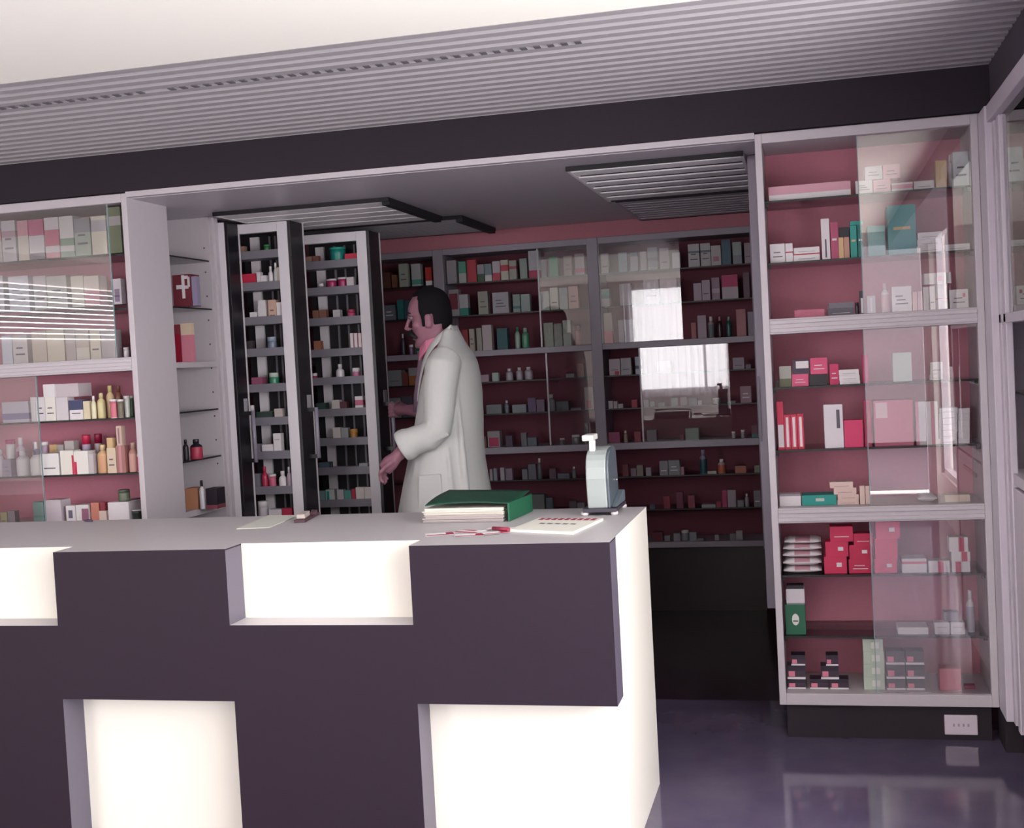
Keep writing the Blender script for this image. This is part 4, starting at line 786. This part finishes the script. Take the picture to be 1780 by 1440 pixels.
for s_ in (0, 1):
    for i in range(nx_):
        for j in range(ny_):
            f = m.b.faces.new((G_[i,j,s_], G_[i+1,j,s_], G_[i+1,j+1,s_], G_[i,j+1,s_])); f.smooth = True
ed = [(i, 0) for i in range(nx_)]+[(nx_, j) for j in range(ny_)]+[(i, ny_) for i in range(nx_, 0, -1)]+[(0, j) for j in range(ny_, 0, -1)]
for k in range(len(ed)):
    a, b_ = ed[k], ed[(k+1) % len(ed)]; m.b.faces.new((G_[a[0],a[1],0], G_[b_[0],b_[1],0], G_[b_[0],b_[1],1], G_[a[0],a[1],1]))
obj('cover', m, GC, lg)
obj('spine', MB().prism([(-.930, -.803), (-.924, -.803), (-.905, -.558), (-.911, -.558)], ZT+.0005, ZT+.058, 'z'), mat('#1a5c40', .6, grain=.15), lg, .002)
# printed booklet
def flat(name, label, cat, pts, z, t_, cols, group=None, extra=None):
    cx = sum(p[0] for p in pts)/len(pts); cy_ = sum(p[1] for p in pts)/len(pts)
    m = MB().prism(pts, z, z+t_, 'z')
    if extra: extra(m, z+t_)
    o = obj(name, m, cols, origin=(cx, cy_, z)); return tag(o, label, cat, group)
def lerp(p, a, b_):     # point inside the quad p (4 corners, front-left first, anticlockwise)
    u = Vector(p[0]).lerp(Vector(p[1]), a); v = Vector(p[3]).lerp(Vector(p[2]), a); return tuple(u.lerp(v, b_))
bq = [(-.868, -1.03), (-.668, -1.11), (-.628, -.83), (-.835, -.79)]
def bk_(m, z):
    for k in range(9):
        a = .06+k*.10; q = [lerp(bq, a, .82), lerp(bq, a+.075, .82), lerp(bq, a+.075, .98), lerp(bq, a, .98)]
        m.face([(x, y, z+.0003) for x, y in q], 1)
    for k in range(5):
        a = .22+.12*k; q = [lerp(bq, a, .50-.02*(k % 2)), lerp(bq, a+.09, .48), lerp(bq, a+.10, .55), lerp(bq, a+.01, .57)]
        m.face([(x, y, z+.0003) for x, y in q], 2)
flat('booklet', 'white booklet with red lettering along its edge, in front of the counter scale', 'booklet', bq, ZT, .008, [mat('#eceadf', .6), mat('#a5304c', .6), mat('#77747c', .6)], None, bk_)
# scattered leaflets, white with red
LF = [((-1.075, -1.045), .085, .055, 20, 'white leaflet with red border, leftmost of the scattered leaflets'), ((-.995, -1.005), .09, .06, -25, 'white red-printed leaflet lying farthest back among the scattered leaflets'),
      ((-.975, -1.085), .085, .05, 12, 'white leaflet with a broad red strip, nearest the counter front edge'), ((-.915, -.97), .08, .05, -8, 'faint pink and white leaflet in front of the green ledger'), ((-.905, -1.055), .075, .05, 32, 'white red-edged leaflet touching the booklet')]
for k, ((cx, cy_), w_, h_, r_, lb) in enumerate(LF):
    ca, sa = math.cos(math.radians(r_)), math.sin(math.radians(r_))
    q = [(cx+ca*a-sa*b_, cy_+sa*a+ca*b_) for a, b_ in ((-w_/2, -h_/2), (w_/2, -h_/2), (w_/2, h_/2), (-w_/2, h_/2))]
    def ex(m, z, q=q, k=k):
        for a0, a1, b0, b1 in ((.02, .98, .03, .32), (.05, .6, .66, .92) if k % 2 else (.70, .97, .32, .97)):
            m.face([(x, y, z+.0002) for x, y in (lerp(q, a0, b0), lerp(q, a1, b0), lerp(q, a1, b1), lerp(q, a0, b1))], 1)
    flat('leaflet', lb, 'leaflet', q, ZT+.0006*k, .0004, [mat('#efe9ea', .6), mat('#a8304e' if k != 3 else '#c9a0aa', .6)], 'leaflets scattered on the counter', ex)
tag(obj('marker_pen', MB().tube([(-.925, -1.005, ZT+.008), (-.87, -1.035, ZT+.008)], [.006, .006], 12), mat('#8c2c44', .4), origin=(-.9, -1.02, ZT)), 'short dark red pen end beside the white booklet', 'pen')
pq = [(-1.823, -.838), (-1.716, -.822), (-1.745, -.515), (-1.868, -.50)]
flat('paper_sheet', 'sheet of white paper on the counter in front of the pull-out units', 'paper', pq, ZT, .0015, [mat('#d5d6cc', .7)])
st_ = thing('stapler', 'small dark stapler with a pale top beside the white paper sheet', 'stapler', (-1.66, -.60, ZT))
obj('base', MB().prism([(-1.678, -.715), (-1.640, -.712), (-1.672, -.505), (-1.705, -.51)], ZT, ZT+.010, 'z'), mat('#4a2c36', .4), st_, .002)
obj('top', MB().prism([(-1.674, -.70), (-1.645, -.698), (-1.668, -.60), (-1.697, -.602)], ZT+.011, ZT+.026, 'z'), mat('#b5a8a4', .4), st_, .002)
obj('arm', MB().prism([(-1.667, -.598), (-1.650, -.598), (-1.674, -.52), (-1.697, -.52)], ZT+.010, ZT+.020, 'z'), mat('#5c3a44', .4), st_, .002)
p_ = at(138, 911, -.55)
tag(obj('paper_clip', MB().tube([(-2.565, -.535, ZT+.003), (-2.545, -.545, ZT+.004), (-2.525, -.55, ZT+.003)], [.004, .006, .003], 8), mat('#4a3c50', .4), origin=(-2.545, -.545, ZT)), 'tiny dark scrap lying alone near the back edge of the counter', 'scrap')

# ------------------------------------------------------------------ the man in the white coat
SK = mat('#8f6170', .55, name='skin'); SKD = mat('#7c505f', .55)
man = thing('person', 'man with moustache in a white coat walking to the left behind the counter', 'person', (-1.60, .85, 0))
HP = Vector((-1.63, .85, 1.52)); HR = Matrix.Rotation(math.radians(6), 3, 'Z') @ Matrix.Rotation(math.radians(-7), 3, 'Y')
def hrot(mb):
    for v in mb.b.verts: v.co = HP+HR @ (v.co-HP)
    return mb
HEAD = [(1.497, -1.712, -1.655, .85, .022), (1.508, -1.722, -1.635, .85, .038), (1.522, -1.727, -1.612, .85, .048), (1.540, -1.722, -1.590, .85, .056), (1.560, -1.728, -1.572, .85, .063),
        (1.585, -1.728, -1.563, .85, .069), (1.615, -1.724, -1.558, .85, .073), (1.636, -1.727, -1.556, .85, .0745), (1.652, -1.736, -1.555, .85, .076), (1.680, -1.733, -1.555, .85, .0765), (1.705, -1.722, -1.560, .85, .073),
        (1.727, -1.703, -1.573, .85, .063), (1.742, -1.680, -1.592, .85, .047), (1.750, -1.655, -1.612, .85, .024)]
body = MB()
hd = MB().loft(HEAD, 32)
hd.tube([(-1.732, .85, 1.645), (-1.745, .85, 1.618), (-1.757, .85, 1.596), (-1.742, .85, 1.586)], [.008, .009, .0115, .009], 12)      # nose
for s_ in (-1, 1): hd.ball((-1.742, .85+s_*.011, 1.591), (.011, .007, .007), 10)
hd.tube([(-1.722, .822, 1.556), (-1.733, .85, 1.557), (-1.722, .878, 1.556)], [.004, .0065, .004], 10)       # upper lip
hd.tube([(-1.720, .826, 1.546), (-1.730, .85, 1.546), (-1.720, .874, 1.546)], [.005, .0085, .005], 10)
hd.ball((-1.718, .85, 1.512), (.014, .02, .014), 12)                                                              # chin
for s_ in (-1, 1):
    hd.tube([(-1.716, .85+s_*.048, 1.653), (-1.728, .85+s_*.028, 1.657), (-1.731, .85+s_*.010, 1.652)], [.006, .0075, .006], 10)    # brow ridge
    hd.ball((-1.640, .85+s_*.074, 1.608), (.020, .010, .033), 14); hd.ball((-1.636, .85+s_*.080, 1.622), (.016, .008, .018), 12)   # ears
    hd.ball((-1.695, .85+s_*.040, 1.600), (.026, .022, .022), 12)                                                 # cheekbones
hrot(hd)
def merge(dst, src):
    me = bpy.data.meshes.new('tmp'); src.b.to_mesh(me); src.b.free(); dst.b.from_mesh(me); bpy.data.meshes.remove(me)
merge(body, hd)
body.loft([(1.36, -1.68, -1.50, .85, .11), (1.42, -1.67, -1.52, .85, .10), (1.46, -1.665, -1.54, .85, .08), (1.49, -1.672, -1.548, .85, .066), (1.52, -1.685, -1.562, .85, .058), (1.56, -1.69, -1.57, .85, .056)], 28)
body.loft([(.84, -1.74, -1.49, .85, .16), (.95, -1.735, -1.48, .85, .165), (1.08, -1.70, -1.49, .85, .14), (1.25, -1.68, -1.48, .85, .14), (1.38, -1.67, -1.49, .85, .12)], 28)
def limb(pts, rad): body.tube(pts, rad, 14)
# near arm: hangs from the shoulder, bent, hand swinging forward
limb([(-1.555, .69, 1.43), (-1.57, .655, 1.33), (-1.575, .64, 1.20), (-1.578, .635, 1.13)], [.05, .048, .043, .040])
limb([(-1.578, .635, 1.13), (-1.65, .61, 1.10), (-1.715, .59, 1.06), (-1.755, .58, 1.025)], [.042, .041, .034, .027])
limb([(-1.755, .58, 1.025), (-1.783, .576, 1.000), (-1.812, .573, .972)], [.026, .035, .033])
d = Vector((-.60, -.05, -.78)).normalized()
for k, (L, yo) in enumerate(((.066, -.026), (.073, -.009), (.069, .009), (.056, .024))):
    a = Vector((-1.802, .574+yo, .978)); b_ = a+d*L*.5; c = b_+Vector((-.05, .02, -1)).normalized()*L*.38; e = c+Vector((.75, .05, -.6)).normalized()*L*.3
    limb([a-d*.012, a, b_, c, e], [.009, .0098, .0092, .0084, .0068])
limb([(-1.768, .552, 1.005), (-1.794, .538, .985), (-1.818, .537, .962), (-1.826, .545, .945)], [.011, .0105, .0095, .007])
# far arm: reaches the handle of the pull-out unit
HX, HY = -2.092+.062, 1.28+.0725
limb([(-1.60, 1.01, 1.43), (-1.64, 1.05, 1.33), (-1.69, 1.09, 1.23), (-1.715, 1.105, 1.19)], [.05, .047, .042, .04])
limb([(-1.715, 1.105, 1.19), (-1.80, 1.165, 1.192), (-1.875, 1.22, 1.198), (-1.925, 1.255, 1.20)], [.041, .037, .030, .024])
limb([(-1.925, 1.255, 1.20), (-1.955, 1.285, 1.203), (-1.990, 1.318, 1.203)], [.024, .032, .030])
for k in range(4):
    z = 1.228-.0185*k; r_ = .0185
    pts = [(-1.985, 1.315, z)]
    for a in (-35, -80, -130, -180, -225): pts.append((HX+r_*math.cos(math.radians(a)), HY+r_*math.sin(math.radians(a)), z-.002))
    limb(pts, [.0095, .0092, .009, .0085, .008, .0068])
limb([(-1.962, 1.312, 1.222), (-1.985, 1.345, 1.236), (-2.010, 1.368, 1.234), (-2.026, 1.371, 1.226)], [.011, .010, .009, .007])
# legs in mid stride
for hy, pts in ((.77, [(-1.62, .77, .90), (-1.64, .77, .70), (-1.60, .77, .48), (-1.56, .77, .28), (-1.48, .77, .10)]), (.93, [(-1.62, .93, .90), (-1.70, .93, .70), (-1.76, .93, .48), (-1.79, .93, .28), (-1.79, .93, .09)])):
    limb(pts, [.085, .078, .055, .052, .036])
bo = obj('body', body, SK, man)
rm = bo.modifiers.new('one_surface', 'REMESH'); rm.mode = 'VOXEL'; rm.voxel_size = .0045; rm.use_smooth_shade = True
sm = bo.modifiers.new('soften', 'SMOOTH'); sm.factor = .5; sm.iterations = 3
# hair
HD = [(z, xf-.006, xb+.010, yc, hw+.006) for z, xf, xb, yc, hw in HEAD] + [(1.758, -1.650, -1.618, .85, .018)]
m = MB().loft(HD, 64); kill = []
def hairy(p):
    x, y, z = p
    if z > 1.722: return x > -1.688
    if z > 1.662: return x > -1.676+.25*max(0, abs(y-.85)-.045)
    if z > 1.630: return x > -1.668
    if z > 1.590: return x > -1.612 or (-1.668 < x < -1.650)
    return x > -1.600+ (1.59-z)*.9 and z > 1.535
for f in m.b.faces:
    if not hairy(f.calc_center_median()): kill.append(f)
bmesh.ops.delete(m.b, geom=kill, context='FACES'); hrot(m)
h_ = obj('hair', m, mat('#110d13', .85, grain=.3, scale=150, spec=.2, name='dark_hair'), man)
so = h_.modifiers.new('thickness', 'SOLIDIFY'); so.thickness = .014; so.offset = 0
h_.modifiers.new('round', 'SUBSURF').levels = 1
mo = MB().tube([(-1.708, .803, 1.543), (-1.728, .818, 1.560), (-1.746, .85, 1.571), (-1.728, .882, 1.560), (-1.708, .897, 1.543)], [.006, .013, .0145, .013, .006], 12)
obj('moustache', hrot(mo), mat('#120d14', .7), man)
eb = MB()
for s_ in (-1, 1): eb.tube([(-1.715, .85+s_*.052, 1.655), (-1.732, .85+s_*.032, 1.662), (-1.7365, .85+s_*.014, 1.658)], [.003, .0048, .0035], 8)
obj('eyebrows', hrot(eb), mat('#1c141c', .7), man)
for s_ in (-1, 1):
    e_ = obj('eye', hrot(MB().ball((-1.7185, .85+s_*.033, 1.637), (.0105, .013, .007), 14)), mat('#857a80', .3), man)
    obj('iris', hrot(MB().ball((-1.7285, .85+s_*.034, 1.637), (.0025, .0055, .0055), 10)), mat('#1d1314', .2), e_)
    obj('eyelid', hrot(MB().tube([(-1.722, .85+s_*.050, 1.640), (-1.733, .85+s_*.034, 1.6455), (-1.728, .85+s_*.018, 1.641)], .0033, 8)), SKD, man)
# shirt, tie
sh = MB().loft([(1.18, -1.722, -1.56, .85, .07), (1.30, -1.706, -1.56, .85, .08), (1.38, -1.700, -1.56, .85, .085), (1.43, -1.694, -1.56, .85, .08), (1.465, -1.690, -1.555, .85, .075), (1.49, -1.69, -1.545, .85, .07), (1.515, -1.702, -1.556, .85, .066)], 28)
obj('shirt', sh, mat('#c86a8c', .7, name='pink_shirt'), man, label='pink shirt')
cl = MB()
for s_ in (-1, 1):
    P = [(-1.60, .85+s_*.072, 1.535), (-1.66, .85+s_*.066, 1.520), (-1.700, .85+s_*.030, 1.495), (-1.706, .85+s_*.012, 1.480)]
    Q = [(-1.60, .85+s_*.080, 1.500), (-1.66, .85+s_*.078, 1.472), (-1.700, .85+s_*.060, 1.435), (-1.712, .85+s_*.014, 1.462)]
    for i in range(3): cl.face([P[i], P[i+1], Q[i+1], Q[i]])
bmesh.ops.remove_doubles(cl.b, verts=cl.b.verts, dist=1e-5)
c_ = obj('shirt_collar', cl, mat('#d07a98', .7), man); so = c_.modifiers.new('t', 'SOLIDIFY'); so.thickness = .005
obj('tie', MB().tube([(-1.712, .85, 1.478), (-1.708, .85, 1.45), (-1.714, .85, 1.38), (-1.728, .85, 1.28), (-1.735, .85, 1.20)], [.014, .012, .018, .024, .026], 10, sq=.3), mat('#6c5468', .6), man)
# coat with sleeves
co = MB().loft([(.58, -1.885, -1.375, .85, .27), (.66, -1.868, -1.392, .85, .262), (.76, -1.842, -1.412, .85, .25), (.88, -1.812, -1.430, .85, .236), (.98, -1.785, -1.442, .85, .222), (1.08, -1.758, -1.444, .85, .208), (1.18, -1.735, -1.440, .85, .203),
    (1.28, -1.712, -1.440, .85, .205), (1.36, -1.688, -1.446, .85, .205), (1.42, -1.655, -1.458, .85, .195), (1.455, -1.632, -1.475, .85, .175), (1.485, -1.615, -1.495, .85, .15), (1.51, -1.608, -1.508, .85, .125), (1.535, -1.600, -1.518, .85, .10), (1.565, -1.585, -1.530, .85, .08)], 40)
co.tube([(-1.545, .71, 1.44), (-1.555, .668, 1.40), (-1.565, .640, 1.30), (-1.568, .622, 1.20), (-1.578, .612, 1.135), (-1.615, .604, 1.105), (-1.69, .597, 1.085), (-1.725, .593, 1.068)], [.07, .078, .074, .068, .067, .065, .062, .060], 18)
co.tube([(-1.690, .598, 1.088), (-1.712, .595, 1.075), (-1.738, .591, 1.062)], [.066, .072, .068], 18)
co.tube([(-1.58, .99, 1.44), (-1.61, 1.04, 1.39), (-1.65, 1.07, 1.30), (-1.70, 1.10, 1.22), (-1.745, 1.125, 1.19), (-1.80, 1.165, 1.192)], [.07, .074, .068, .062, .058, .056], 18)
for k in range(4): co.tube([(-1.545+.01*k, .60-.006*k, 1.20-.03*k), (-1.60, .555, 1.165-.028*k), (-1.635, .60, 1.135-.02*k)], [.006, .010, .006], 8)      # creases at the elbow
for (x0, z0, x1, z1, r_) in ((-1.50, 1.30, -1.475, .70, .016), (-1.545, 1.05, -1.52, .62, .014), (-1.60, 1.00, -1.635, .62, .012), (-1.70, .98, -1.755, .62, .015)):   # hanging folds
    yy = lambda x, z: .85-(.222+.12*(.98-z)*.4)*math.sqrt(max(0, 1-((x+1.61)/.19)**2))
    co.tube([(x0, yy(x0, z0)+.004, z0), ((x0+x1)/2, yy((x0+x1)/2, (z0+z1)/2)-.002, (z0+z1)/2), (x1, yy(x1, z1)-.006, z1)], [r_*.4, r_, r_*1.2], 10)
cm = mat('#c6c6c4', .75, grain=.03, name='white_cotton_coat')
c0 = obj('coat', co, cm, man)
rm = c0.modifiers.new('one_surface', 'REMESH'); rm.mode = 'VOXEL'; rm.voxel_size = .007; rm.use_smooth_shade = True
sm = c0.modifiers.new('soften', 'SMOOTH'); sm.factor = .5; sm.iterations = 6
lp = MB()
for s_ in (-1, 1):
    inn = [(-1.545, .85+s_*.052, 1.585), (-1.612, .85+s_*.074, 1.545), (-1.668, .85+s_*.074, 1.475), (-1.704, .85+s_*.050, 1.385), (-1.738, .85+s_*.014, 1.24)]
    out = [(-1.530, .85+s_*.075, 1.545), (-1.600, .85+s_*.108, 1.510), (-1.652, .85+s_*.122, 1.440), (-1.690, .85+s_*.098, 1.355), (-1.735, .85+s_*.030, 1.235)]
    for i in range(4): lp.face([inn[i], inn[i+1], out[i+1], out[i]])
lp.face([(-1.545, .798, 1.585), (-1.545, .902, 1.585), (-1.522, .925, 1.545), (-1.522, .775, 1.545)])
bmesh.ops.remove_doubles(lp.b, verts=lp.b.verts, dist=1e-4)
l_ = obj('lapels', lp, cm, c0); so = l_.modifiers.new('t', 'SOLIDIFY'); so.thickness = .012; l_.modifiers.new('s', 'SUBSURF').levels = 2
obj('pocket', MB().prism([(-1.675, .935), (-1.575, .94), (-1.57, .80), (-1.685, .79)], .6125, .640, 'y'), cm, c0, .006)
tr = MB()
for pts in ([(-1.62, .77, .90), (-1.64, .77, .70), (-1.60, .77, .48), (-1.56, .77, .28), (-1.49, .77, .11)], [(-1.62, .93, .90), (-1.70, .93, .70), (-1.76, .93, .48), (-1.79, .93, .28), (-1.79, .93, .09)]):
    tr.tube(pts, [.10, .095, .08, .078, .082], 18)
obj('trousers', tr, mat('#2b2733', .8), man)
for x, y in ((-1.50, .77), (-1.80, .93)):
    s0 = MB().loft([(.0, x-.20, x+.07, y, .045), (.02, x-.205, x+.075, y, .05), (.05, x-.19, x+.075, y, .048), (.08, x-.09, x+.072, y, .045), (.12, x-.05, x+.06, y, .042)], 20)
    obj('shoe', s0, mat('#181318', .3), man)

# ------------------------------------------------------------------ labels for the goods: look, form and shelf, and its place among equals
def label_goods():
    form = {'box': 'box', 'bottle': 'bottle', 'jar': 'jar', 'tub': 'tub', 'packet': 'packet', 'book': 'book'}
    seen = {}
    for g in GOODS: seen.setdefault((g[1], g[2], g[3]), []).append(g[0])
    for (look, kind, place), os_ in seen.items():
        os_.sort(key=lambda o: o.location.x)
        for i, o in enumerate(os_):
            mid = '' if len(os_) == 1 else f", {ORD[i+1]} such from left"
            o['label'] = f"{look} {form[kind]}{mid}, {place}"
label_goods()
